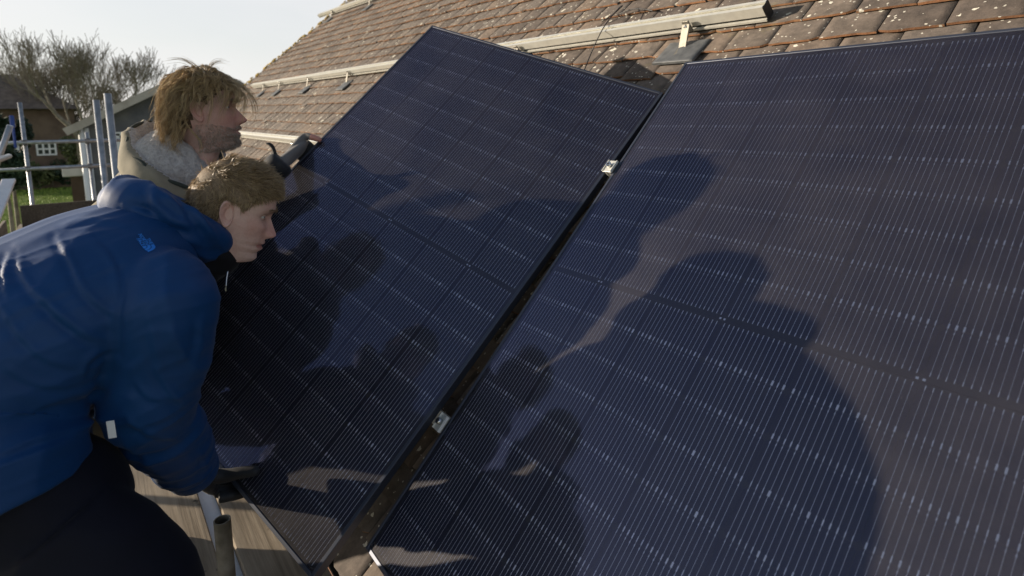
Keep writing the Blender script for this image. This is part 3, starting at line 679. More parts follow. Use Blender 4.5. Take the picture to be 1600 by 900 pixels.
# ================================================================ people
from mathutils.bvhtree import BVHTree
def nrm(v): v = np.asarray(v, float); return v / np.linalg.norm(v)
def loft(bm, keys, lat, n=28, seg=36, sq=1.0, cap=True):
    """keys: (centre, half width along lat, half thickness); lat: sideways axis (or one per key)"""
    C = spline([k[0] for k in keys], n); Rr = spline([[k[1], k[2]] for k in keys], n)
    L = spline([l for l in lat], n) if np.ndim(lat) == 2 else np.repeat([lat], n, 0)
    rings = []
    for i in range(n):
        t = nrm(C[min(i + 1, n - 1)] - C[max(i - 1, 0)]); l = nrm(L[i] - t * (L[i] @ t)); b = np.cross(t, l)
        ring = []
        for k in range(seg):
            a = 2 * math.pi * k / seg; ca, sa = math.cos(a), math.sin(a)
            ring.append(bm.verts.new(C[i] + l * Rr[i, 0] * math.copysign(abs(ca) ** sq, ca) + b * Rr[i, 1] * math.copysign(abs(sa) ** sq, sa)))
        rings.append(ring)
    for a, b in zip(rings, rings[1:]):
        for k in range(seg): bm.faces.new((a[k], a[(k + 1) % seg], b[(k + 1) % seg], b[k]))
    if cap: bm.faces.new(rings[0][::-1]); bm.faces.new(rings[-1])
def limb(bm, pts, rads, n=22, seg=24): loft(bm, [(p, r if np.isscalar(r) else r[0], r if np.isscalar(r) else r[1]) for p, r in zip(pts, rads)], np.array([.71, .5, .5]), n, seg)
def fuse(bm, voxel, smooth=4):
    """closed pieces -> one continuous skin; returns vertex array, faces, normals"""
    bmesh.ops.recalc_face_normals(bm, faces=bm.faces[:])
    me = bpy.data.meshes.new('tmp'); bm.to_mesh(me); bm.free(); o = bpy.data.objects.new('tmp', me); COL.objects.link(o)
    m = o.modifiers.new('r', 'REMESH'); m.mode = 'VOXEL'; m.voxel_size = voxel
    if smooth: s = o.modifiers.new('s', 'SMOOTH'); s.factor = .5; s.iterations = smooth
    ev = o.evaluated_get(bpy.context.evaluated_depsgraph_get()); me2 = bpy.data.meshes.new_from_object(ev)
    bpy.data.objects.remove(o); bpy.data.meshes.remove(me); return me2
def verts(me): v = np.empty(len(me.vertices) * 3); me.vertices.foreach_get('co', v); return v.reshape(-1, 3)
def norms(me): v = np.empty(len(me.vertices) * 3); me.vertices.foreach_get('normal', v); return v.reshape(-1, 3)
def setv(me, v): me.vertices.foreach_set('co', v.ravel()); me.update()
def nz(P, s, seed=0): return np.array([mnoise.noise(Vector((p[0] * s + seed, p[1] * s - seed, p[2] * s + 2 * seed))) for p in P])
def folds(P, across, along, fa, fl, seed=0, warp=.35):
    """soft sharp-crested folds running 'along'"""
    a = P @ nrm(across) * fa; l = P @ nrm(along) * fl; out = np.empty(len(P))
    for i in range(len(P)):
        w = mnoise.noise(Vector((l[i] * 1.3, a[i] * .25, seed + 5.5)))
        v = mnoise.noise(Vector((a[i] + w * 2.2 * warp, l[i], seed)))
        out[i] = (1 - abs(v) * 1.9)
    return np.clip(out, -.4, 1) ** 3 if False else np.sign(out) * np.abs(np.clip(out, -.4, 1)) ** 2.2
def segdist(P, a, b):
    a, b = np.asarray(a), np.asarray(b); d = b - a; t = np.clip((P - a) @ d / (d @ d), 0, 1); return np.linalg.norm(P - (a + t[:, None] * d), axis=1)

# ---------------------------------------------------------------- cloth and skin materials
def cloth(name, c, rough=.6, weave=900, sheen=.15, spec=.35, var=.15, big=9):
    m, t, p, n, l = newmat(name); p.inputs['Roughness'].default_value = rough; p.inputs['Specular IOR Level'].default_value = spec
    p.inputs['Sheen Weight'].default_value = sheen; p.inputs['Sheen Roughness'].default_value = .4
    d = tuple(x * (1 - var) for x in c); e = tuple(min(1, x * (1 + var)) for x in c)
    l.new(ramp(t, tnoise(t, big, 5, .6, coord='World'), [(.3, d), (.7, e)]), p.inputs['Base Color'])
    bump(t, mixc(t, .5, tnoise(t, weave, 2, .5, coord='World'), tnoise(t, 60, 4, .6, coord='World')), .25, .0015); return m
MAT['blue'] = cloth('blue_shell', (.0022, .043, .155), .58, sheen=.06, spec=.32, var=.08)
MAT['navy'] = cloth('navy_trousers', (.0065, .007, .014), .75, sheen=.05, spec=.2)
MAT['blackcloth'] = cloth('black_fleece', (.010, .010, .012), .85, sheen=.1, spec=.2)
MAT['khaki'] = cloth('khaki_canvas', (.245, .215, .155), .8, sheen=.15, spec=.2, var=.2)
MAT['olive'] = cloth('olive_trousers', (.15, .135, .085), .85, sheen=.15, spec=.2, var=.2)
MAT['glove'] = cloth('dark_glove', (.020, .021, .024), .6, weave=500, sheen=.1, spec=.35)
MAT['greyglove'] = cloth('grey_glove', (.16, .15, .14), .8, weave=500, sheen=.1, spec=.3)
MAT['boot'] = cloth('dark_boot', (.03, .026, .02), .6, spec=.4)
def fleecem():
    m, t, p, n, l = newmat('cream_fleece'); p.inputs['Roughness'].default_value = .95; p.inputs['Sheen Weight'].default_value = .4; p.inputs['Specular IOR Level'].default_value = .1
    a = tnoise(t, 120, 5, .7, coord='World'); l.new(ramp(t, a, [(.3, (.36, .33, .31)), (.6, (.60, .565, .53))]), p.inputs['Base Color']); bump(t, a, 1.0, .012); return m
MAT['fleece'] = fleecem()
def skinmat(name):
    m, t, p, n, l = newmat(name); at = n.new('ShaderNodeVertexColor'); at.layer_name = 'Col'
    c = mixc(t, .5, at.outputs[0], ramp(t, tnoise(t, 160, 4, .6, coord='World'), [(.3, (.86, .80, .78)), (.7, (1.1, 1.08, 1.08))]), 'MULTIPLY')
    c = mixc(t, ramp(t, tnoise(t, 38, 5, .65, coord='World'), [(.45, (0, 0, 0)), (.72, (.38, .38, .38))]), c, (.52, .22, .17))
    l.new(c, p.inputs['Base Color']); p.inputs['Roughness'].default_value = .52; p.inputs['Subsurface Weight'].default_value = .08; p.inputs['Subsurface Radius'].default_value = (.012, .005, .003); p.inputs['Subsurface Scale'].default_value = .6
    bump(t, tnoise(t, 420, 3, .6, coord='World'), .55, .0014); return m
MAT['skin'] = skinmat('skin')
def hairm(name, a, b_, c):
    m, t, p, n, l = newmat(name); g = n.new('ShaderNodeNewGeometry')
    l.new(ramp(t, g.outputs['Random Per Island'], [(0, a), (.55, b_), (1, c)]), p.inputs['Base Color']); p.inputs['Roughness'].default_value = .38; p.inputs['Specular IOR Level'].default_value = .5
    p.inputs['Transmission Weight'].default_value = 0; p.inputs['Sheen Weight'].default_value = .1; return m
MAT['hair_fair'] = hairm('fair_hair', (.18, .115, .055), (.33, .225, .115), (.52, .38, .20))
MAT['hair_dark'] = hairm('dark_blond_hair', (.19, .115, .05), (.42, .28, .125), (.72, .54, .28))  # palest strands carry golden sunlight in their colour
MAT['beard'] = hairm('greying_beard', (.20, .145, .10), (.36, .29, .22), (.60, .55, .50))
MAT['eye'] = simple('eye_white', (.62, .58, .55), rough=.15); MAT['iris'] = simple('eye_iris', (.03, .04, .05), rough=.08)

# ---------------------------------------------------------------- head
HZ = [.02, .0, -.03, -.05, -.064, -.074, -.082, -.094, -.108, -.118, -.124, -.130, -.138, -.160, -.21, -.26]
HF = [.088, .0835, .087, .089, .0925, .088, .0905, .083, .0875, .081, .066, .044, .026, .016, .010, .004]
HB = [-.108, -.107, -.100, -.092, -.086, -.082, -.079, -.076, -.0745, -.0745, -.075, -.0755, -.076, -.080, -.094, -.105]
HW = [.0765, .0755, .0735, .0695, .067, .065, .063, .0595, .0545, .0515, .051, .0515, .053, .056, .062, .075]
def head_surface(phi, z):
    """point on a smooth head; phi 0 = face midline, +pi/2 = left ear side"""
    if z > .02:
        q = math.sqrt(max(0, 1 - ((z - .02) / .100) ** 2)); f, b, w = -.012 + .100 * q ** .92, -.012 - .096 * q, .0765 * q
    else: f, b, w = np.interp(-z, [-a for a in HZ], HF), np.interp(-z, [-a for a in HZ], HB), np.interp(-z, [-a for a in HZ], HW)
    xc = -.012 if z > -.12 else (f + b) / 2; c, s = math.cos(phi), math.sin(phi)
    x = xc + (f - xc) * math.copysign(abs(c) ** .86, c) if c > 0 else xc + (xc - b) * c
    y = w * math.copysign(abs(s) ** (.92 if z > -.02 else .88), s)
    return x, y, z
def G(d, s): return math.exp(-.5 * (d / s) ** 2)
def head_mesh(old=False):
    NP, NZ = 150, 150; V, F, Cc = [], [], []
    zs = list(np.concatenate([.12 - .1 * (np.linspace(0, 1, 40)) ** 2 * 1.0, np.linspace(.0185, -.145, 92)[0:], np.linspace(-.15, -.26, 14)])); zs[0] = .11995
    base = np.array((.60, .395, .325)) if old else np.array((.70, .495, .42)); red = np.array((.58, .27, .22)) if old else np.array((.66, .36, .30)); lip = np.array((.42, .19, .165))
    stub = np.array((.17, .125, .09))
    for z in zs:
        for k in range(NP):
            ph = 2 * math.pi * k / NP; ph = ph if ph < math.pi else ph - 2 * math.pi
            ph = math.copysign(abs(ph / math.pi) ** 1.25, ph) * math.pi       # denser towards the face
            x, y, _ = head_surface(ph, z); fr = max(0, math.cos(ph)); ay = abs(y)
            d = 0.0
            if fr > 0:
                # nose: bridge, tip, wings
                prof = np.interp(-z, [-.012, .002, .018, .034, .040, .046, .052, .056], [0, .004, .0125, .0225, .0245, .019, .007, 0]); wd_ = np.interp(-z, [-.01, .02, .036, .05], [.0065, .0075, .0105, .0115])
                d += prof * (1.12 if old else 1) * G(y, wd_); d += .009 * G(ay - .0135, .0055) * G(z + .043, .006)
                d -= .0125 * G(ay - .032, .0135) * G(z - .001, .0095); d -= .004 * G(ay - .013, .006) * G(z - .002, .008)
                d += (.0062 if old else .0045) * G(ay - .026, .016) * G(z - .0185, .0065); d += .004 * G(ay - .05, .014) * G(z + .022, .012)
                d -= .0045 * G(z + .0735, .0022) * G(ay, .018); d -= .003 * G(ay - .026, .006) * G(z + .073, .006); d -= .0022 * G(y, .005) * G(z + .058, .004)
                d += .0022 * G(z + .067, .004) * G(ay, .014) + .0026 * G(z + .081, .0045) * G(ay, .013); d -= .003 * G(ay - (.020 + .5 * max(0, -z - .045)), .005) * G(z + .058, .012) * (1.3 if old else .6)
                d -= .004 * G(ay - .048, .016) * G(z + .062, .018)
                for zz in (.046, .057, .067): d -= (.0010 if old else .0007) * G(z - zz, .0022) * G(ay, .03)
            V.append((x + d, y, z))
            c = base.copy(); c = c + (red - base) * min(1, .75 * G(y, .02) * G(z + .038, .016) * fr + .5 * G(ay - .048, .018) * G(z + .03, .02) + .25 * G(ay, .05) * G(z + .02, .03) * fr)
            c = c + (lip - c) * min(1, G(z + .0745, .0075) ** 2 * (1 if ay < .024 else G(ay - .024, .004)) * (fr > .5))
            c = c * (1 - .35 * G(ay - .032, .012) * G(z - .004, .009) * fr)
            br = G(ay - .03, .014) * G(z - .020 - .08 * max(0, .03 - abs(ay - .03)) * 0, .0035) * (fr > .3); c = c + (np.array((.16, .10, .06)) - c) * min(1, (1.0 if old else .7) * br)
            if old:
                st = (1 / (1 + math.exp((z + .048 + .35 * max(0, ay - .05)) / .004))) * (1 if z > -.15 else .3); st = st * (1 - .8 * G(z + .0745, .006) * (ay < .022)); c = c + (stub - c) * .22 * st
            Cc.append(c)
    nz_ = len(zs)
    for i in range(nz_ - 1):
        for k in range(NP): F.append((i * NP + k, i * NP + NP + k, i * NP + NP + (k + 1) % NP, i * NP + (k + 1) % NP))
    top = len(V); V.append((-.012, 0, .12)); Cc.append(base)
    for k in range(NP): F.append((top, k, (k + 1) % NP))
    # ears: cupped shells with a rolled rim
    for sg in (1, -1):
        nr, na = 9, 26; i0 = len(V); ea = math.radians(24)
        for r_ in range(nr + 1):
            rr = r_ / nr
            for a_ in range(na):
                a = 2 * math.pi * a_ / na; lob = 1 - .18 * max(0, -math.sin(a))
                ex, ez = math.cos(a) * .0185 * rr * lob, math.sin(a) * .033 * rr
                h = .0085 * rr ** 2 + .0045 * math.exp(-((rr - .86) / .12) ** 2) - .006 * math.exp(-((ex - .003) ** 2 + (ez + .004) ** 2) / .00007) + .0028 * math.exp(-((rr - .52) / .12) ** 2) * (math.cos(a) < .4)
                back = -ex * math.sin(ea) + .004 + h
                px_, pz_ = -.013 + ex * math.cos(ea) - .22 * ez, -.010 + ez
                if r_ == nr: back -= .006
                V.append((px_, sg * (.0705 + back), pz_)); Cc.append(base * .55 + red * .45)
        for r_ in range(nr):
            for a_ in range(na):
                q = (i0 + r_ * na + a_, i0 + (r_ + 1) * na + a_, i0 + (r_ + 1) * na + (a_ + 1) % na, i0 + r_ * na + (a_ + 1) % na); F.append(q if sg < 0 else q[::-1])
    # eyelids
    for sg in (1, -1):
        c = np.array((.0585, sg * .0315, .003))
        for lo, hi in ((8, 88), (-80, -17)):
            i0 = len(V); m1, m2 = 8, 14
            for i in range(m1 + 1):
                el = math.radians(lo + (hi - lo) * i / m1)
                for j in range(m2 + 1):
                    az = math.radians(-75 + 150 * j / m2) + sg * .25; el2 = el * (1 if lo > 0 else 1)
                    V.append(tuple(c + .0136 * np.array((math.cos(el2) * math.cos(az), math.cos(el2) * math.sin(az), math.sin(el2))))); Cc.append(base * .88 if i else base * .45)
            for i in range(m1):
                for j in range(m2): F.append((i0 + i * (m2 + 1) + j, i0 + i * (m2 + 1) + j + 1, i0 + (i + 1) * (m2 + 1) + j + 1, i0 + (i + 1) * (m2 + 1) + j))
    return np.array(V), F, np.array(Cc)
def col_attr(me, C):
    a = me.color_attributes.new('Col', 'FLOAT_COLOR', 'POINT'); a.data.foreach_set('color', np.concatenate([C, np.ones((len(C), 1))], 1).ravel())
def ribbons(name, strands, widths, mat, parent):
    """strands: list of (k,3) arrays; flat tapered three-sided hairs"""
    V, F = [], []
    for S, w in zip(strands, widths):
        n = len(S); i0 = len(V)
        for i in range(n):
            t = S[min(i + 1, n - 1)] - S[max(i - 1, 0)]; t = t / (np.linalg.norm(t) + 1e-9); x = np.cross(t, (.3, .5, .8)); x /= np.linalg.norm(x) + 1e-9; y = np.cross(t, x); ww = w * (1 - .75 * (i / (n - 1)) ** 2)
            V += [S[i] + x * ww, S[i] - x * ww * .5 + y * ww * .85, S[i] - x * ww * .5 - y * ww * .85]
        for i in range(n - 1):
            for k in range(3): F.append((i0 + 3 * i + k, i0 + 3 * i + (k + 1) % 3, i0 + 3 * i + 3 + (k + 1) % 3, i0 + 3 * i + 3 + k))
    return arrmesh(name, V, F, mat, parent, smooth=True)
def headM(center, fwd, up, scale):
    f = nrm(fwd); l = nrm(np.cross(up, f)); u = np.cross(f, l); return np.stack([f, l, u], 1) * scale, np.asarray(center)
def person(name, label, body_bm, body_base, old, hm, base_xy):
    """one continuous body: limbs and trunk fused, head and neck grown into it"""
    R, c = hm; V, F, Cc = head_mesh(old); V = V @ R.T + c
    me = fuse(body_bm, .012, 3); bv = verts(me); bf = [tuple(p.vertices) for p in me.polygons]; bpy.data.meshes.remove(me)
    allV = np.concatenate([V, bv]); allF = list(F) + [tuple(i + len(V) for i in f) for f in bf]; allC = np.concatenate([Cc, np.repeat([np.array((.52, .33, .26))], len(bv), 0)])
    root = arrmesh(name, allV, allF, MAT['skin'], None, smooth=True); col_attr(root.data, allC)
    tag(root, label, 'person')
    for sg in (1, -1):
        b = bmesh.new(); bmesh.ops.create_uvsphere(b, u_segments=20, v_segments=14, radius=.0125 * np.linalg.norm(R[:, 0]))
        e0 = np.array((.0585, sg * .0315, .003)); cc = R @ e0 + c; gaze = nrm(R @ np.array((1, sg * .02, .12)))
        for f in b.faces:
            f.smooth = True; f.material_index = 1 if (np.array(f.calc_center_median()) @ gaze) > .0104 else 0
        bmesh.ops.translate(b, verts=b.verts, vec=Vector(cc)); mobj('eye', b, [MAT['eye'], MAT['iris']], root)
    return root
def hand(bm, wrist, palm_end, lat, fingers, thumb, rf=.0105):
    """palm slab from the wrist to the knuckle line, five separate jointed fingers"""
    wrist, palm_end = np.asarray(wrist), np.asarray(palm_end); m = (wrist + palm_end) / 2
    loft(bm, [(wrist - (palm_end - wrist) * .5, .030, .026), (wrist, .031, .025), (m, .043, .024), (palm_end, .046, .021), (palm_end + (palm_end - wrist) * .12, .040, .012)], lat, 16, 24)
    for ch in fingers: limb(bm, spline(ch, 9), list(np.linspace(rf * 1.08, rf * .86, 9)), 18, 14); b_ = bmesh.ops.create_uvsphere(bm, u_segments=12, v_segments=8, radius=rf * .88, matrix=Matrix.Translation(Vector(ch[-1])))
    limb(bm, spline(thumb, 9), list(np.linspace(rf * 1.5, rf * .98, 9)), 18, 14); bmesh.ops.create_uvsphere(bm, u_segments=12, v_segments=8, radius=rf * .98, matrix=Matrix.Translation(Vector(thumb[-1])))
def onpanel(px, py, n=0):
    d = W(px, py, 1) - CAM; t = ((LTL + lez * n - CAM) @ lez) / (d @ lez); return CAM + t * d
ZU = np.array([0, 0, 1.])
def boot(bm, heel, fwd, s=1):
    f = nrm(fwd); l = np.cross(ZU, f); h = np.asarray(heel)
    loft(bm, [(h + ZU * .20 * s - f * .0, .052, .055), (h + ZU * .12 * s, .05, .055), (h + ZU * .075 + f * .02, .045, .062), (h + ZU * .055 + f * .09, .046, .050), (h + ZU * .042 + f * .16, .050, .038), (h + ZU * .034 + f * .215, .034, .026)], l, 18, 20, .8)
    loft(bm, [(h + ZU * .018 - f * .055, .034, .017), (h + ZU * .018, .042, .018), (h + ZU * .018 + f * .1, .046, .018), (h + ZU * .018 + f * .2, .046, .017), (h + ZU * .02 + f * .245, .026, .014)], l, 14, 18, .7)
# ---------------------------------------------------------------- young man in the blue jacket
HfY = nrm([.25, .97, 0]); BfY = nrm([-.20, .98, 0]); LRY = nrm([.98, .20, 0])
yhead = headM(W(369, 324, 1.43), HfY * math.cos(.40) - ZU * math.sin(.40), ZU * math.cos(.40) + HfY * math.sin(.40), .985)
TY = [(W(-22, 735, 1.10) - LRY * .03, .215, .175), (W(-45, 640, 1.11) - LRY * .04, .23, .19), (W(28, 540, 1.16) - LRY * .045, .245, .188), (W(132, 460, 1.22) - LRY * .045, .25, .165), (W(222, 404, 1.30) - LRY * .03, .215, .14), (W(284, 366, 1.37), .112, .105)]
shR, elR, wrR = W(262, 466, 1.18), W(234, 636, 1.25), W(301, 734, 1.49)
shL = np.array([-.44, -1.64, -.53]); elL = np.array([-.63, -1.74, -.79]); wrL = LP(.30, 1.722 + .10, .0)
PV = W(50, 752, 1.11); hipR, hipL = PV + LRY * .070 - ZU * .07 + BfY * .02, PV - LRY * .11 - ZU * .09
knR, knL = W(228, 955, 1.13), np.array([-.30, -1.70, -1.20]); anR, anL = np.array([-.06, -1.80, ZD + .13]), np.array([-.33, -1.90, ZD + .13])
bb = bmesh.new()
loft(bb, [(c, a * .72, b * .70) for c, a, b in TY], LRY, 20, 22)
limb(bb, [shR, elR, wrR], [.048, .042, .028]); limb(bb, [shL, elL, wrL], [.048, .042, .028])
limb(bb, [hipR, knR, anR], [.078, .055, .04]); limb(bb, [hipL, knL, anL], [.078, .055, .04])
limb(bb, [np.array(TY[4][0]), np.array(TY[5][0]), yhead[0] @ np.array((-.04, 0, -.17)) + yhead[1]], [.07, .062, .052])
for an in (anR, anL): limb(bb, [an, an - ZU * .07 + BfY * .03, an - ZU * .095 + BfY * .14], [.04, .04, .03])
young = person('person', 'young man with short fair hair in a blue jacket, bending to hold the panel', bb, None, False, yhead, None)
def crease(P, Nn, lines):
    QP = np.array([PX(p)[:2] for p in P]); facing = np.clip(((CAM - P) * Nn).sum(1) / np.linalg.norm(CAM - P, axis=1) * 4, 0, 1); out = np.zeros(len(P))
    for amp, w, pl in lines:
        pl = spline(pl, 24); D = np.full(len(P), 1e9); S = np.zeros(len(P)); T = np.zeros(len(P))
        for k in range(23):
            a, e = pl[k], pl[k + 1] - pl[k]; L2 = e @ e + 1e-9; t = np.clip((QP - a) @ e / L2, 0, 1); v = QP - (a + t[:, None] * e); dd = np.hypot(v[:, 0], v[:, 1]); m = dd < D
            D[m] = dd[m]; S[m] = np.sign(e[0] * v[m, 1] - e[1] * v[m, 0]); T[m] = (k + t[m]) / 23
        sd = D * S; env = np.clip(np.sin(np.pi * np.clip(T, .02, .98)), 0, 1) ** .5 * facing
        out += amp * env * (np.exp(-(sd / w) ** 2) - .9 * np.exp(-((sd - 1.5 * w) / (1.25 * w)) ** 2))
    return out
HOODCR = [(.009, 7, [(278, 296), (311, 340), (338, 378)]), (.010, 8, [(238, 302), (244, 326), (268, 345), (300, 352)]), (-.007, 6, [(205, 320), (240, 330), (262, 345)]), (.008, 6, [(300, 300), (322, 322), (342, 345)]), (.007, 6, [(225, 340), (262, 362), (305, 380)]), (.006, 5, [(256, 310), (276, 322), (290, 336)]), (.007, 6, [(300, 392), (325, 402), (345, 400)])]
CREASES = [(.0065, 6, [(92, 373), (110, 405), (128, 446), (154, 475), (183, 493)]), (.0065, 7, [(31, 405), (40, 435), (73, 475), (110, 508), (157, 541)]), (-.005, 5, [(150, 372), (178, 400), (191, 440), (186, 497), (181, 556)]),
           (.006, 7, [(66, 455), (95, 490), (135, 520), (172, 535)]), (.005, 6, [(0, 470), (30, 520), (75, 560), (130, 575)]), (.006, 6, [(128, 590), (132, 570), (150, 553), (176, 548)]), (.0055, 6, [(120, 617), (140, 612), (160, 594)]),
           (.0065, 7, [(0, 708), (43, 690), (107, 672), (160, 652)]), (-.006, 7, [(12, 619), (57, 633), (107, 633), (152, 622)]), (.005, 6, [(5, 570), (50, 595), (105, 600)]),
           (.0055, 6, [(240, 575), (262, 606), (288, 634)]), (.005, 5, [(310, 700), (321, 728), (312, 752)]), (.006, 6, [(189, 690), (220, 718), (263, 748)]), (.0055, 6, [(196, 655), (232, 676), (285, 690)]), 
           (.0045, 8, [(234, 475), (238, 526), (253, 581)]), (.0045, 7, [(318, 500), (316, 541), (298, 580)]), (.004, 6, [(205, 600), (235, 622), (280, 618)]), (.004, 5, [(100, 352), (140, 345), (200, 352)]), (.005, 6, [(18, 395), (10, 430), (14, 470)])]
# jacket
bm = bmesh.new()
loft(bm, [(W(-8, 782, 1.10) - LRY * .03, .215, .178)] + TY, LRY, 34, 44)
limb(bm, [shR - LRY * .15 - ZU * .01, shR, (shR + elR) / 2 + LRY * .006, elR, (elR * .45 + wrR * .55), wrR * .93 + elR * .07, wrR], [.070, .099, .101, .090, .079, .066, .060], 34, 30)
limb(bm, [shL + LRY * .09, shL, (shL + elL) / 2, elL, (elL + wrL) / 2, wrL], [.09, .104, .10, .09, .074, .058], 30, 28)
jm = fuse(bm, .0052, 34); P = verts(jm); Nn = norms(jm)
arm = np.minimum(segdist(P, shR * .7 + elR * .3, elR), segdist(P, elR, wrR)); wa = np.clip((.115 - arm) / .04, 0, 1) * (segdist(P, shR * .7 + elR * .3, elR) < .3)
tors = folds(P, AX_R * .93 - AX_D * .36, AX_R * .36 + AX_D * .93, 9.5, 1.9, 2.0); tors2 = folds(P, AX_R * .5 + AX_D * .86, AX_R * .86 - AX_D * .5, 13, 2.6, 9.0)
low = np.clip((-.56 - P[:, 2]) / .2, 0, 1)
ax_up, ax_fo = nrm(elR - shR), nrm(wrR - elR)
sl = folds(P, ax_up * .8 + ax_fo * .6, LRY + HfY * .5, 15, 4.0, 4.0); nearel = np.exp(-(np.linalg.norm(P - elR, axis=1) / .13) ** 2) + .7 * np.exp(-(np.linalg.norm(P - wrR, axis=1) / .09) ** 2)
upper = np.clip((P[:, 2] + .44) / .05, 0, 1)
hemk = np.clip((P[:, 2] + .86) / .08, 0, 1)
disp = (1 - wa) * ((.007 + .006 * low) * tors * (1 - .45 * upper) * hemk + (.009 * low + .002) * tors2 * hemk) + wa * (sl * (.003 + .012 * np.clip(nearel, 0, 1)) + .003 * tors) + .004 * nz(P, 9, 3) + .0025 * folds(P, AX_D + AX_R * .4, AX_R, 34, 8, 14.)
# deep crease where the sleeve meets the body
disp -= .010 * np.exp(-((segdist(P, shR, elR) - .103) / .014) ** 2) * np.clip((-.55 - P[:, 2]) / .08, 0, 1)
# the creases one can follow across the cloth: a sharp ridge with a valley beside it
disp += .75 * crease(P, Nn, CREASES)
setv(jm, P + Nn * (disp - .003)[:, None])
jm2 = bmesh.new(); jm2.from_mesh(jm); bmesh.ops.smooth_vert(jm2, verts=jm2.verts, factor=.25, use_axis_x=True, use_axis_y=True, use_axis_z=True); jm2.to_mesh(jm)
jbvh = BVHTree.FromBMesh(jm2); jm2.free()
jacket = meobj('jacket', jm, MAT['blue'], young, True); jacket['label'] = 'blue waterproof jacket with dropped hood'
# cuff bands and hem
b = bmesh.new(); ax = nrm(wrR - elR); limb(b, [wrR - ax * .030, wrR - ax * .012, wrR + ax * .010, wrR + ax * .014], [.064, .0645, .0605, .045], 12, 28); mobj('cuff', b, MAT['blue'], jacket, True)
# dropped hood: a thick soft roll round the back of the neck
def hood(center, fwd, lat, up, R0, keys, mats, parent, name='hood', seed=1., amp=.006, inner=None, vox=.0055, lines=None):
    """keys: (angle from the back, radius out, height, roll half height, roll half thickness)"""
    bm = bmesh.new(); pts, rr, la = [], [], []
    for a, r, h, rh, rt in keys:
        d = -fwd * math.cos(a) + lat * math.sin(a); pts.append(center + d * r + up * h); rr.append((rh, rt)); la.append(nrm(up * .85 + d * .45))
    loft(bm, [(p, q[0], q[1]) for p, q in zip(pts, rr)], np.array(la), 46, 26)
    me = fuse(bm, vox, 3); P = verts(me); N_ = norms(me)
    tang = folds(P, up * .8 + fwd * .5, lat, 16, 5, seed) * amp + nz(P, 14, seed) * amp * .8
    if lines: tang = tang + crease(P, N_, lines)
    setv(me, P + N_ * tang[:, None])
    if inner:
        for m in mats: me.materials.append(m)
        C = np.array([p.center[:] for p in me.polygons]); PN = np.array([p.normal[:] for p in me.polygons])
        me.polygons.foreach_set('material_index', [int(inner(c, n)) for c, n in zip(C, PN)])
        me.polygons.foreach_set('use_smooth', [True] * len(me.polygons)); o = bpy.data.objects.new(name, me); COL.objects.link(o); setpar(o, parent); return o
    return meobj(name, me, mats, parent, True)
HdY = nrm([-.08, .99, 0]); LHY = nrm([.99, .08, 0]); NCY = W(276, 370, 1.385); upY = nrm(HdY * .50 + ZU * .87); fwY = nrm(HdY * .87 - ZU * .50)
hood(NCY, fwY, LHY, upY, .12, [(-2.75, .090, .0, .045, .020), (-2.1, .100, .020, .058, .026), (-1.3, .106, .026, .062, .032), (-.6, .120, .032, .060, .044), (0, .132, .032, .058, .048), (.6, .128, .030, .060, .046), (1.3, .108, .020, .062, .036), (2.1, .092, .0, .060, .026), (2.75, .082, -.03, .048, .017)], MAT['blue'], jacket, seed=3., amp=.009, vox=.0048, lines=HOODCR)
b = bmesh.new(); nb_ = yhead[0] @ np.array((-.025, 0, -.125)) + yhead[1]
loft(b, [(NCY - upY * .06, .085, .09), (NCY + upY * .01 + fwY * .015, .080, .088), (nb_ - upY * .005, .075, .078), (nb_ + upY * .018, .070, .074)], LRY, 18, 30)
me = fuse(b, .006, 2); P = verts(me); setv(me, P + norms(me) * (folds(P, upY, LRY, 22, 4, 6.) * .005)[:, None]); meobj('neck_warmer', me, MAT['blackcloth'], young, True)
b = bmesh.new(); z0 = W(356, 424, 1.33); tube(b, spline([z0, W(354, 436, 1.325), W(353, 448, 1.32)], 8), .0022, 8); bx(b, W(352.5, 452, 1.32), .004, .004, .010, .001); mobj('zip_pull', b, MAT['steel'], jacket)
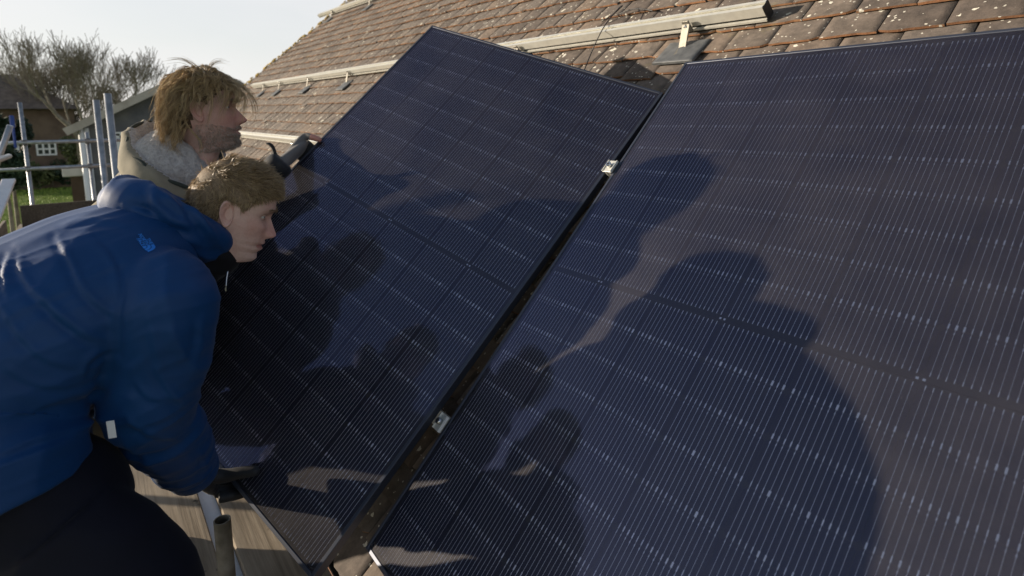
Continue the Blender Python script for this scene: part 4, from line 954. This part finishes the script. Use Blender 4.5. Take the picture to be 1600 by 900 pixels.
# jacket emblem: three stacked words beside a quarter dome, laid on the cloth
MAT['emblem'] = simple('blue_print', (.02, .22, .75), rough=.5)
def emblem():
    V, F = [], []
    for txt, y, al in (('THE', .0105, 0), ('NORTH', 0, 0), ('FACE', -.0105, 0)):
        cu = bpy.data.curves.new('t', 'FONT'); cu.body = txt; cu.size = .0135; cu.align_x = 'RIGHT'; cu.resolution_u = 2; cu.offset = .00045
        o = bpy.data.objects.new('t', cu); COL.objects.link(o); me = bpy.data.meshes.new_from_object(o.evaluated_get(bpy.context.evaluated_depsgraph_get()))
        i0 = len(V); V += [(v.co.x * .72, v.co.y * .98 + y - .0045) for v in me.vertices]; F += [tuple(i0 + i for i in p.vertices) for p in me.polygons]
        bpy.data.objects.remove(o)
    for r0, r1 in ((.0, .0105), (.0122, .0200), (.0217, .0300)):
        n = 14; i0 = len(V)
        for k in range(n + 1):
            a = math.pi / 2 * k / n
            for r in (r0, r1): V.append((.0015 + r * math.cos(a) * .78, -.0155 + r * math.sin(a)))
        for k in range(n): F.append((i0 + 2 * k, i0 + 2 * k + 1, i0 + 2 * k + 3, i0 + 2 * k + 2))
    q = W(229, 381, 1) - CAM; hit, nn, _, dist = jbvh.ray_cast(Vector(CAM), Vector(nrm(q)))
    nn = np.array(nn); nn = nn if nn @ (CAM - np.array(hit)) > 0 else -nn
    tx = AX_R * .27 + AX_D * .96; tx = nrm(tx - nn * (tx @ nn)); ty = np.cross(nn, tx); ty = ty if ty @ AX_R > 0 else -ty
    out = []
    for x, y in V:
        p = np.array(hit) + tx * (x + .004) * .86 + ty * y * .86; h, hn, _, d = jbvh.ray_cast(Vector(p + nn * .05), Vector(-nn)); h, hn = (h, hn) if h is not None else jbvh.find_nearest(Vector(p))[:2]; hn = np.array(hn); hn = hn if hn @ nn > 0 else -hn
        out.append(np.array(h) + hn * .0012)
    arrmesh('jacket_emblem', out, F, MAT['emblem'], jacket)
emblem()
# trousers, boots, gloves
bm = bmesh.new()
loft(bm, [(PV + ZU * .06 - LRY * .025 - BfY * .02, .12, .105), (PV - LRY * .025 - BfY * .01, .138, .122), (PV - ZU * .08 - LRY * .02 + BfY * .02, .165, .145), (PV - ZU * .15 - LRY * .02 + BfY * .03, .11, .11)], LRY, 16, 34)
limb(bm, [hipR, hipR * .5 + knR * .5, knR, knR * .5 + anR * .5, anR + ZU * .0, anR - ZU * .06], [.104, .124, .100, .082, .072, .075], 30, 28)
limb(bm, [hipL, hipL * .5 + knL * .5, knL, knL * .5 + anL * .5, anL, anL - ZU * .06], [.112, .105, .088, .076, .07, .073], 30, 28)
me = fuse(bm, .008, 4); P = verts(me); kn = np.exp(-(segdist(P, knR, knR + ZU * .01) / .16) ** 2)
setv(me, P + norms(me) * (folds(P, ZU * .9 + HfY * .4, LRY, 13, 3, 12.) * (.004 + .007 * kn) + nz(P, 10, 5) * .004)[:, None]); meobj('trousers', me, MAT['navy'], young, True)
for an in (anR, anL): b = bmesh.new(); h = np.array([an[0], an[1] - .02, ZD + .001]); boot(b, h, BfY); mobj('boot', b, MAT['boot'], young, True)
b = bmesh.new(); pe = LP(.700, 1.722 + .040, .006); fx = []
for i, (u, ln) in enumerate(((.775, .95), (.752, 1.05), (.730, 1.0), (.708, .82))):
    fx.append([LP(u - .015, 1.722 + .045, .0), LP(u, 1.722 + .024, -.022 - .004 * i), LP(u + .004, 1.722 + .004, -.050), LP(u + .005, 1.722 - .030 * ln, -.0485)])
th = [wrR * .5 + pe * .5 + lez * .020, onpanel(346, 744, .036), onpanel(374, 739, .024), onpanel(398, 736, .0150)]
hand(b, wrR + (pe - wrR) * .15, pe, lex, fx, th, .0138)
me = fuse(b, .0032, 3); P = verts(me); setv(me, P + norms(me) * (folds(P, nrm(pe - wrR), lez, 60, 20, 3.) * .0009)[:, None]); meobj('glove', me, MAT['glove'], young, True)
b = bmesh.new(); pe2 = LP(.32, 1.722 + .036, .004); fx = [[LP(u + .01, 1.767, 0), LP(u, 1.746, -.024), LP(u, 1.726, -.050), LP(u, 1.692, -.0485)] for u in (.285, .308, .331, .352)]
hand(b, wrL + (pe2 - wrL) * .15, pe2, lex, fx, [wrL * .45 + pe2 * .55 + lez * .012, LP(.30, 1.74, .03), LP(.29, 1.715, .02), LP(.285, 1.69, .0125)], .0108); meobj('glove', fuse(b, .004, 3), MAT['glove'], young, True)
# white tag hanging at the hem
MAT['whitetag'] = simple('white_tag', (.72, .72, .72), rough=.6)
h_, n_, _, _ = jbvh.ray_cast(Vector(CAM), Vector(nrm(W(172, 664, 1) - CAM)))
b = bmesh.new(); ct = W(174, 671, 1.12); x_, y_, z_ = frame(AX_D * .98 + AX_R * .15, -AX_F)
box(b, M4(ct, np.array(x_), np.array(y_), np.array(z_)), .016, .002, .034, .0006); mobj('care_tag', b, MAT['whitetag'], jacket)
# short fair hair
def scalp_ok(p, old):
    x, y, z = p; ay = abs(y)
    if z > .062 - .5 * max(0, ay - .045) * 0: 
        return x < .092
    if x > .055: return z > .052 + (x - .055) * .25
    if x > .01: return z > .008 + (x - .01) * .95
    if x > -.03: return z > (.020 if ay > .05 else 0)
    return z > -.058 - (x + .03) * -.12
strands, wid = [], []; R, c = yhead
while len(strands) < 19000:
    z = RNG.uniform(-.065, .12); ph = RNG.uniform(-math.pi, math.pi)
    if z > .02 and RNG.uniform() > math.sqrt(max(.02, 1 - ((z - .02) / .1) ** 2)) + .15: continue
    p = np.array(head_surface(ph, z))
    if not scalp_ok(p, False): continue
    e = 1e-3; pa, pb = np.array(head_surface(ph + e, z)), np.array(head_surface(ph, max(-.1, z - e))); n_ = np.cross(pa - p, p - pb); n_ = n_ if n_ @ (p - np.array((-.012, 0, .0))) > 0 else -n_; n_ = nrm(n_ + 1e-9)
    top = np.clip((z - .03) / .06, 0, 1); L = (.013 + .011 * top) * RNG.uniform(.6, 1.3); flow = np.array((.75 * top + .25, 0, -.75 * (1 - top))) + RNG.normal(0, .22, 3)
    cl = np.array([mnoise.noise(Vector((p[0] * 60, p[1] * 60, p[2] * 60 + k * 9))) for k in range(3)]) * 1.1
    q = p - n_ * .001; S = [q]; d = n_ * (.45 if top > .5 else .32) + flow * .65 + cl * .75
    for i in range(3): d = nrm(d + flow * .20 - n_ * .10); q = q + d * L / 3 + (n_ * .001); S.append(q)
    strands.append(np.array(S) @ R.T + c); wid.append(RNG.uniform(.0005, .0009))
hair = ribbons('hair', strands, wid, MAT['hair_fair'], young); hair['label'] = 'short tousled fair hair'
V, F = [], []; NP = 60   # close cropped layer at the roots
for i, z in enumerate(np.linspace(.1195, -.066, 46)):
    for k in range(NP):
        ph = 2 * math.pi * k / NP - math.pi; p = np.array(head_surface(ph, z)); V.append(p)
V = np.array(V); keep = [scalp_ok(p, False) for p in V]; V2 = (V - np.array((-.012, 0, .02))) * 1.022 + np.array((-.012, 0, .02)); V2 = np.where(np.array(keep)[:, None], V2, V * .97)
for i in range(45):
    for k in range(NP):
        q = (i * NP + k, i * NP + (k + 1) % NP, (i + 1) * NP + (k + 1) % NP, (i + 1) * NP + k)
        if any(keep[j] for j in q): F.append(q)
MAT['hairroot_fair'] = simple('fair_hair_roots', (.13, .085, .045), (.24, .165, .09), 220, rough=.6, coord='World', bmp=.6, bscale=500, bdist=.002)
arrmesh('hair_roots', V2 @ R.T + c, F, MAT['hairroot_fair'], hair, True)
# ---------------------------------------------------------------- older man in the khaki jacket
HfO = nrm([.30, .954, 0]); LRO = nrm([.97, -.20, 0])
ohead = headM(W(322, 170, 1.79), HfO * math.cos(-.02) - ZU * math.sin(-.02), ZU * math.cos(-.02) + HfO * math.sin(-.02), .985)
TO = [((-.97, -1.79, -1.0), .19, .15), ((-.96, -1.765, -.86), .20, .16), ((-.92, -1.69, -.70), .21, .16), ((-.85, -1.59, -.56), .225, .15), ((-.775, -1.495, -.45), .20, .13), ((-.725, -1.42, -.345), .12, .105)]
oshR, oelR = np.array([-.63, -1.53, -.47]), np.array([-.66, -1.55, -.75]); owrR = LP(-.085, 1.30, .01)
oshL, oelL, owrL = np.array([-1.01, -1.50, -.42]), np.array([-1.04, -1.27, -.50]), W(432, 262, 2.13)
ohR, ohL = np.array([-.88, -1.80, -1.0]), np.array([-1.06, -1.78, -1.0]); okR, okL = np.array([-.88, -1.80, -1.30]), np.array([-1.12, -1.74, -1.30]); oaR, oaL = np.array([-.90, -1.92, ZD + .13]), np.array([-1.14, -1.86, ZD + .13])
OS = nrm(W(250, 300, 1) - CAM) * .07
TO = [(tuple(np.array(c_) + OS * k), a, b_) for (c_, a, b_), k in zip(TO, (0, .2, .5, .8, 1, 1))]; oshR = oshR + OS; oshL = oshL + OS * .6
bb = bmesh.new()
loft(bb, [(c_, a * .72, b_ * .70) for c_, a, b_ in TO], LRO, 20, 22)
limb(bb, [oshR, oelR, owrR], [.05, .043, .03]); limb(bb, [oshL, oelL, owrL], [.05, .043, .03]); limb(bb, [ohR, okR, oaR], [.08, .058, .042]); limb(bb, [ohL, okL, oaL], [.08, .058, .042])
limb(bb, [np.array(TO[4][0]), np.array(TO[5][0]), ohead[0] @ np.array((-.045, 0, -.17)) + ohead[1]], [.075, .066, .056])
for an in (oaR, oaL): limb(bb, [an, an - ZU * .07 + HfO * .03, an - ZU * .095 + HfO * .14], [.04, .04, .03])
oman = person('person', 'bearded man with long tousled hair in a fleece lined khaki jacket, steadying the panel', bb, None, True, ohead, None)
bm = bmesh.new()
loft(bm, [((-.97, -1.795, -1.05), .19, .15)] + TO, LRO, 34, 44)
limb(bm, [oshR - LRO * .1, oshR, (oshR + oelR) / 2, oelR, (oelR + owrR) / 2, owrR], [.10, .118, .105, .092, .076, .06], 30, 28)
limb(bm, [oshL + LRO * .1, oshL, (oshL + oelL) / 2, oelL, (oelL + owrL) / 2, owrL], [.10, .108, .090, .072, .055, .042], 30, 28)
me = fuse(bm, .007, 5); P = verts(me); setv(me, P + norms(me) * (folds(P, AX_R * .5 + AX_D * .85, AX_R * .85 - AX_D * .5, 10, 2.2, 7.) * .012 + nz(P, 11, 6) * .007)[:, None])
ojk = meobj('jacket', me, MAT['khaki'], oman, True); ojk['label'] = 'worn khaki canvas jacket'
NCO = np.array([-.735, -1.425, -.325]) + OS; upO = nrm(HfO * .38 + ZU * .92); fwO = nrm(HfO * .92 - ZU * .38)
def inner_o(cn, n): 
    d = cn - NCO; d = d - upO * (d @ upO); return 1 if (n @ nrm(d) < .25 and (cn - NCO) @ upO > -.05) else 0
hd = hood(NCO, fwO, LRO, upO, .15, [(-2.6, .10, .0, .045, .020), (-2.0, .12, .03, .060, .022), (-1.3, .145, .045, .072, .024), (-.6, .150, .040, .070, .026), (0, .150, .010, .062, .028), (.6, .155, -.035, .056, .030), (1.3, .160, -.068, .056, .030), (2.0, .140, -.085, .050, .026), (2.6, .112, -.09, .042, .022)], [MAT['khaki'], MAT['fleece']], ojk, seed=8., amp=.008, inner=inner_o, vox=.006)
hd['label'] = 'khaki hood lying open, lined with cream fleece'
# fleece collar filling the hood round the neck
b = bmesh.new(); loft(b, [(NCO - upO * .08, .15, .15), (NCO - upO * .03 - fwO * .01, .155, .16), (NCO + upO * .02 - fwO * .012, .145, .152), (NCO + upO * .055 - fwO * .008, .115, .122), (NCO + upO * .075, .085, .095)], LRO, 20, 40); me = fuse(b, .005, 2); P = verts(me); setv(me, P + norms(me) * (nz(P, 55, 2) * .006 + nz(P, 18, 4) * .008)[:, None]); meobj('fleece_collar', me, MAT['fleece'], hd, True)
# hood edging: dark binding round the rim
b = bmesh.new(); rim = [NCO + (-fwO * math.cos(a) + LRO * math.sin(a)) * r + upO * h for a, r, h in ((-2.4, .115, .06), (-1.8, .145, .095), (-1.2, .17, .11), (-.6, .175, .105), (0, .180, .07), (.6, .186, .012), (1.2, .188, -.020), (1.8, .175, -.035), (2.4, .135, -.05))]
pts = spline(rim, 70); pts = [p + np.array([mnoise.noise(Vector(p * 30)) for _ in range(1)] * 3) * .006 for p in pts]; tube(b, pts, .006, 8); MAT['binding'] = cloth('dark_green_binding', (.035, .042, .032), .8); mobj('hood_binding', b, MAT['binding'], hd, True)
# trousers, boots
bm = bmesh.new(); loft(bm, [((-.965, -1.78, -.90), .16, .135), ((-.97, -1.79, -1.02), .175, .145), ((-.97, -1.79, -1.1), .13, .12)], LRO, 14, 34)
limb(bm, [ohR, (ohR + okR) / 2, okR, (okR + oaR) / 2, oaR, oaR - ZU * .08], [.115, .108, .092, .084, .078, .082], 28, 26); limb(bm, [ohL, (ohL + okL) / 2, okL, (okL + oaL) / 2, oaL, oaL - ZU * .08], [.115, .108, .092, .084, .078, .082], 28, 26)
me = fuse(bm, .008, 4); P = verts(me); setv(me, P + norms(me) * (folds(P, ZU, LRO, 13, 3, 21.) * .007 + nz(P, 10, 8) * .004)[:, None]); meobj('trousers', me, MAT['olive'], oman, True)
for an in (oaR, oaL): b = bmesh.new(); boot(b, np.array([an[0], an[1] - .02, ZD + .001]), HfO); mobj('boot', b, MAT['boot'], oman, True)
# left hand on the edge of the panel, fingerless work glove
v0 = .79; b = bmesh.new(); pe = LP(-.040, v0 + .01, .006)
fx = [[LP(-.045, v0 + dv, .002), LP(-.022, v0 + dv, -.026), LP(-.002, v0 + dv, -.052), LP(.03, v0 + dv, -.0485)] for dv in (-.032, -.010, .012, .033)]
thb = [owrL * .35 + pe * .65 + lez * .012, LP(-.045, v0 - .035, .028), LP(-.018, v0 - .052, .024), LP(.014, v0 - .062, .013)]
hand(b, owrL + (pe - owrL) * .2, pe, ley, fx, thb, .0115); gl_me = fuse(b, .0035, 3)
gl = meobj('glove', gl_me, [MAT['greyglove'], MAT['glove'], MAT['skin']], oman, True)
col_attr(gl_me, np.repeat([np.array((.56, .27, .21))], len(gl_me.vertices), 0))
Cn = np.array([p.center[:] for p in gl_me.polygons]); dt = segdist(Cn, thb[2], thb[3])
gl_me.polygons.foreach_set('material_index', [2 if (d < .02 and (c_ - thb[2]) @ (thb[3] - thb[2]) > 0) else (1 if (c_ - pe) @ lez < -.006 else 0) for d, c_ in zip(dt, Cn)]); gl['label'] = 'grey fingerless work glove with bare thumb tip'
b = bmesh.new(); ax = nrm(owrL - oelL); limb(b, [owrL - ax * .02, owrL, owrL + ax * .025, owrL + ax * .035], [.047, .050, .048, .036], 12, 24); mobj('glove_cuff', b, MAT['glove'], gl, True)
b = bmesh.new(); q0 = owrL + ZU * .045; tube(b, spline([q0, q0 + ZU * .03 - AX_R * .008, q0 + ZU * .042 - AX_R * .02, q0 + ZU * .045 - AX_R * .032], 10), [.007] * 6 + [.006, .005, .004, .003], 8); mobj('glove_strap', b, MAT['glove'], gl, True)
b = bmesh.new(); pe = LP(-.040, 1.31, .006); fx = [[LP(-.045, 1.30 + dv, .002), LP(-.022, 1.30 + dv, -.026), LP(-.002, 1.30 + dv, -.052), LP(.03, 1.30 + dv, -.0485)] for dv in (-.032, -.010, .012, .033)]
hand(b, owrR + (pe - owrR) * .2, pe, ley, fx, [owrR * .35 + pe * .65 + lez * .012, LP(-.045, 1.26, .028), LP(-.018, 1.25, .024), LP(.014, 1.24, .013)], .0115); meobj('glove', fuse(b, .004, 3), MAT['greyglove'], oman, True)
# long tousled hair in locks
R, c = ohead; strands, wid = [], []
def outside(p, m=1.05):
    q = (p - np.array((-.012, 0, .02))) / np.array((.100, .080, .102)); r = np.linalg.norm(q)
    if p[2] < .02:
        w = np.interp(-p[2], [-a for a in HZ], HW); bk = np.interp(-p[2], [-a for a in HZ], HB); r2 = math.hypot((p[0] + .012) / max(.05, (-.012 - bk) if p[0] < -.012 else .095), p[1] / w)
        if r2 < m and p[0] < .05: k = m / max(r2, .2); return np.array(((p[0] + .012) * k - .012, p[1] * k, p[2]))
        return p
    return p if r > m else np.array((-.012, 0, .02)) + q * (m / max(r, .2)) * np.array((.100, .080, .102))
locks = 0
while locks < 620:
    z = RNG.uniform(-.06, .119); ph = RNG.uniform(-math.pi, math.pi); p = np.array(head_surface(ph, z))
    if not scalp_ok(p, True): continue
    if abs(p[1]) > .06 and p[0] > -.035 and z < .03: continue
    n_ = nrm((p - np.array((-.012, 0, .01))) / np.array((.1, .08, .1)))
    side = math.copysign(1, p[1] + RNG.normal(0, .02)); front = np.clip((p[0] + .01) / .08, 0, 1)
    L = RNG.uniform(.10, .185) * (1 - .25 * front); lift = RNG.uniform(.12, .5)
    back = np.array((-.40, side * .22, -.88)); frontf = np.array((.30, side * .6, -.35)) if RNG.uniform() < .3 else np.array((-.3, side * .8, -.3))
    if abs(p[1]) > .045 and p[0] > -.05 and front < .75: frontf = np.array((-.75, side * .25, -.25)); front = 1.0
    fl = nrm(back * (1 - front) + frontf * front + RNG.normal(0, .28, 3)); ns = 14
    q = p.copy(); d = nrm(n_ * lift + fl * .6); path = [q]; ph1, ph2, wa_ = RNG.uniform(0, 6.3), RNG.uniform(0, 6.3), RNG.uniform(.22, .62); lat = nrm(np.cross(d, (0, 0, 1)) + 1e-6)
    for i in range(ns - 1):
        t = i / ns; d = nrm(d * 1.0 + fl * .20 * (1 - t) + np.array((-.02, 0, -.30)) * (.4 + t) + lat * math.sin(ph1 + 7.5 * t) * wa_ + np.array((0, 0, 1)) * math.sin(ph2 + 11 * t) * wa_ * .5); q = outside(q + d * L / ns, 1.05 + .10 * RNG.uniform()); path.append(q)
    path = np.array(path); path[:, 0] = np.where(path[:, 0] < -.112, -.112 + (path[:, 0] + .112) * .35, path[:, 0]); path[:, 1] = np.where(np.abs(path[:, 1]) > .09, np.sign(path[:, 1]) * (.09 + (np.abs(path[:, 1]) - .09) * .4), path[:, 1])
    path = spline(path, ns); spread = RNG.uniform(.002, .006); nh = int(RNG.uniform(9, 18)); e1 = lat; e2 = nrm(np.cross(lat, fl))
    for h in range(nh):
        a, rr = RNG.uniform(0, 6.28), math.sqrt(RNG.uniform()) * spread; off = e1 * math.cos(a) * rr + e2 * math.sin(a) * rr; fz = RNG.normal(0, .007, 3); k_ = int(ns * RNG.uniform(.75, 1.0)); fly = RNG.normal(0, .016, 3) if RNG.uniform() < .12 else 0
        tt = np.linspace(0, 1, ns)[:, None]; S = path + off * (1 - .55 * tt) + fz * tt ** 1.5 + fly * tt ** 2
        strands.append(S[:max(5, k_)] @ R.T + c); wid.append(RNG.uniform(.00032, .00056))
    locks += 1
# loose locks across the brow and in front of the face
for root, pts_ in (((.060, -.035, .085), [(.095, -.045, .075), (.105, -.060, .035), (.088, -.074, -.01), (.080, -.078, -.04)]), ((.070, -.020, .085), [(.105, -.03, .07), (.118, -.048, .02), (.110, -.060, -.03), (.102, -.062, -.05)]),
                   ((.075, 0, .08), [(.115, -.01, .065), (.138, -.02, .02), (.140, -.025, -.02), (.128, -.028, -.045)]), ((.05, -.05, .08), [(.07, -.072, .06), (.07, -.085, .02), (.05, -.088, -.02), (.045, -.086, -.05)]), ((.07, .02, .085), [(.12, .02, .06), (.145, .01, .015), (.142, .005, -.02)]),
                   ((.02, -.06, .07), [(.03, -.088, .05), (.03, -.098, .01), (.018, -.098, -.03), (.010, -.095, -.055)]), ((0, -.03, .11), [(-.02, -.03, .135), (-.05, -.03, .15), (-.09, -.03, .145)]), ((.02, 0, .115), [(.03, 0, .135), (.055, -.01, .145), (.08, -.01, .138)])):
    path = spline([root] + pts_, 12)
    for h in range(16):
        tt = np.linspace(0, 1, 12)[:, None]; S = path + RNG.normal(0, .0035, 3) + RNG.normal(0, .005, 3) * tt; strands.append(S[:RNG.integers(8, 13)] @ R.T + c); wid.append(RNG.uniform(.0004, .0007))
hair = ribbons('hair', strands, wid, MAT['hair_dark'], oman); hair['label'] = 'long tousled dark blond hair'
V, F = [], []
for i, z in enumerate(np.linspace(.1195, -.066, 46)):
    for k in range(NP): V.append(np.array(head_surface(2 * math.pi * k / NP - math.pi, z)))
V = np.array(V); keep = [scalp_ok(p, True) for p in V]; V2 = np.where(np.array(keep)[:, None], (V - np.array((-.012, 0, .02))) * 1.018 + np.array((-.012, 0, .02)), V * .97)
for i in range(45):
    for k in range(NP):
        q = (i * NP + k, i * NP + (k + 1) % NP, (i + 1) * NP + (k + 1) % NP, (i + 1) * NP + k)
        if any(keep[j] for j in q): F.append(q)
MAT['hairroot_dark'] = simple('dark_hair_roots', (.06, .035, .018), (.13, .08, .04), 220, rough=.6, coord='World', bmp=.6, bscale=500, bdist=.002)
arrmesh('hair_roots', V2 @ R.T + c, F, MAT['hairroot_dark'], hair, True)
# short beard
strands, wid = [], []
while len(strands) < 5200:
    z = RNG.uniform(-.135, -.03); ph = RNG.uniform(-1.75, 1.75); p = np.array(head_surface(ph, z)); ay = abs(p[1])
    lim = -.062 + .6 * max(0, ay - .045) if ay > .03 else -.055
    if z > lim or (abs(z + .0745) < .008 and ay < .024) or (RNG.uniform() > (.95 if z < -.08 or (z > -.066 and ay < .03) else .55)): continue
    n_ = nrm(np.array((p[0] + .012, p[1] * 1.3, (z + .06) * .8))); d = nrm(n_ * .5 + np.array((.15, 0, -.8)) + RNG.normal(0, .25, 3)); L = RNG.uniform(.004, .009) * (1.5 if z < -.10 and ay < .03 else 1)
    q = p - n_ * .0005; S = [q, q + nrm(n_ + d) * L * .5, q + nrm(n_ + d) * L * .5 + d * L * .5]; strands.append(np.array(S) @ R.T + c); wid.append(RNG.uniform(.0003, .0005))
ribbons('beard', strands, wid, MAT['beard'], oman)

# eyebrows of both men
for who, (R, c), mt, n_b in ((young, yhead, 'hair_fair', 260), (oman, ohead, 'beard', 420)):
    strands, wid = [], []
    for k in range(n_b):
        sg = RNG.choice((-1, 1)); yy = RNG.uniform(.012, .046); zz = .0195 + .006 * math.sin((yy - .012) / .034 * 2.4) + RNG.normal(0, .0013) - .05 * max(0, yy - .036)
        ph = math.asin(np.clip(yy / .0762, -1, 1) ** (1 / .92)); x = head_surface(ph, zz)[0] + .0058 * math.exp(-.5 * ((yy - .026) / .016) ** 2)
        p = np.array((x, sg * yy, zz)); d = nrm(np.array((.25, sg * .9, .25)) + RNG.normal(0, .25, 3)); L = RNG.uniform(.005, .009); strands.append(np.array([p - np.array((.001, 0, 0)), p + d * L * .5 + np.array((.0012, 0, 0)), p + d * L]) @ R.T + c); wid.append(.0004)
    ribbons('eyebrows', strands, wid, MAT[mt], who)
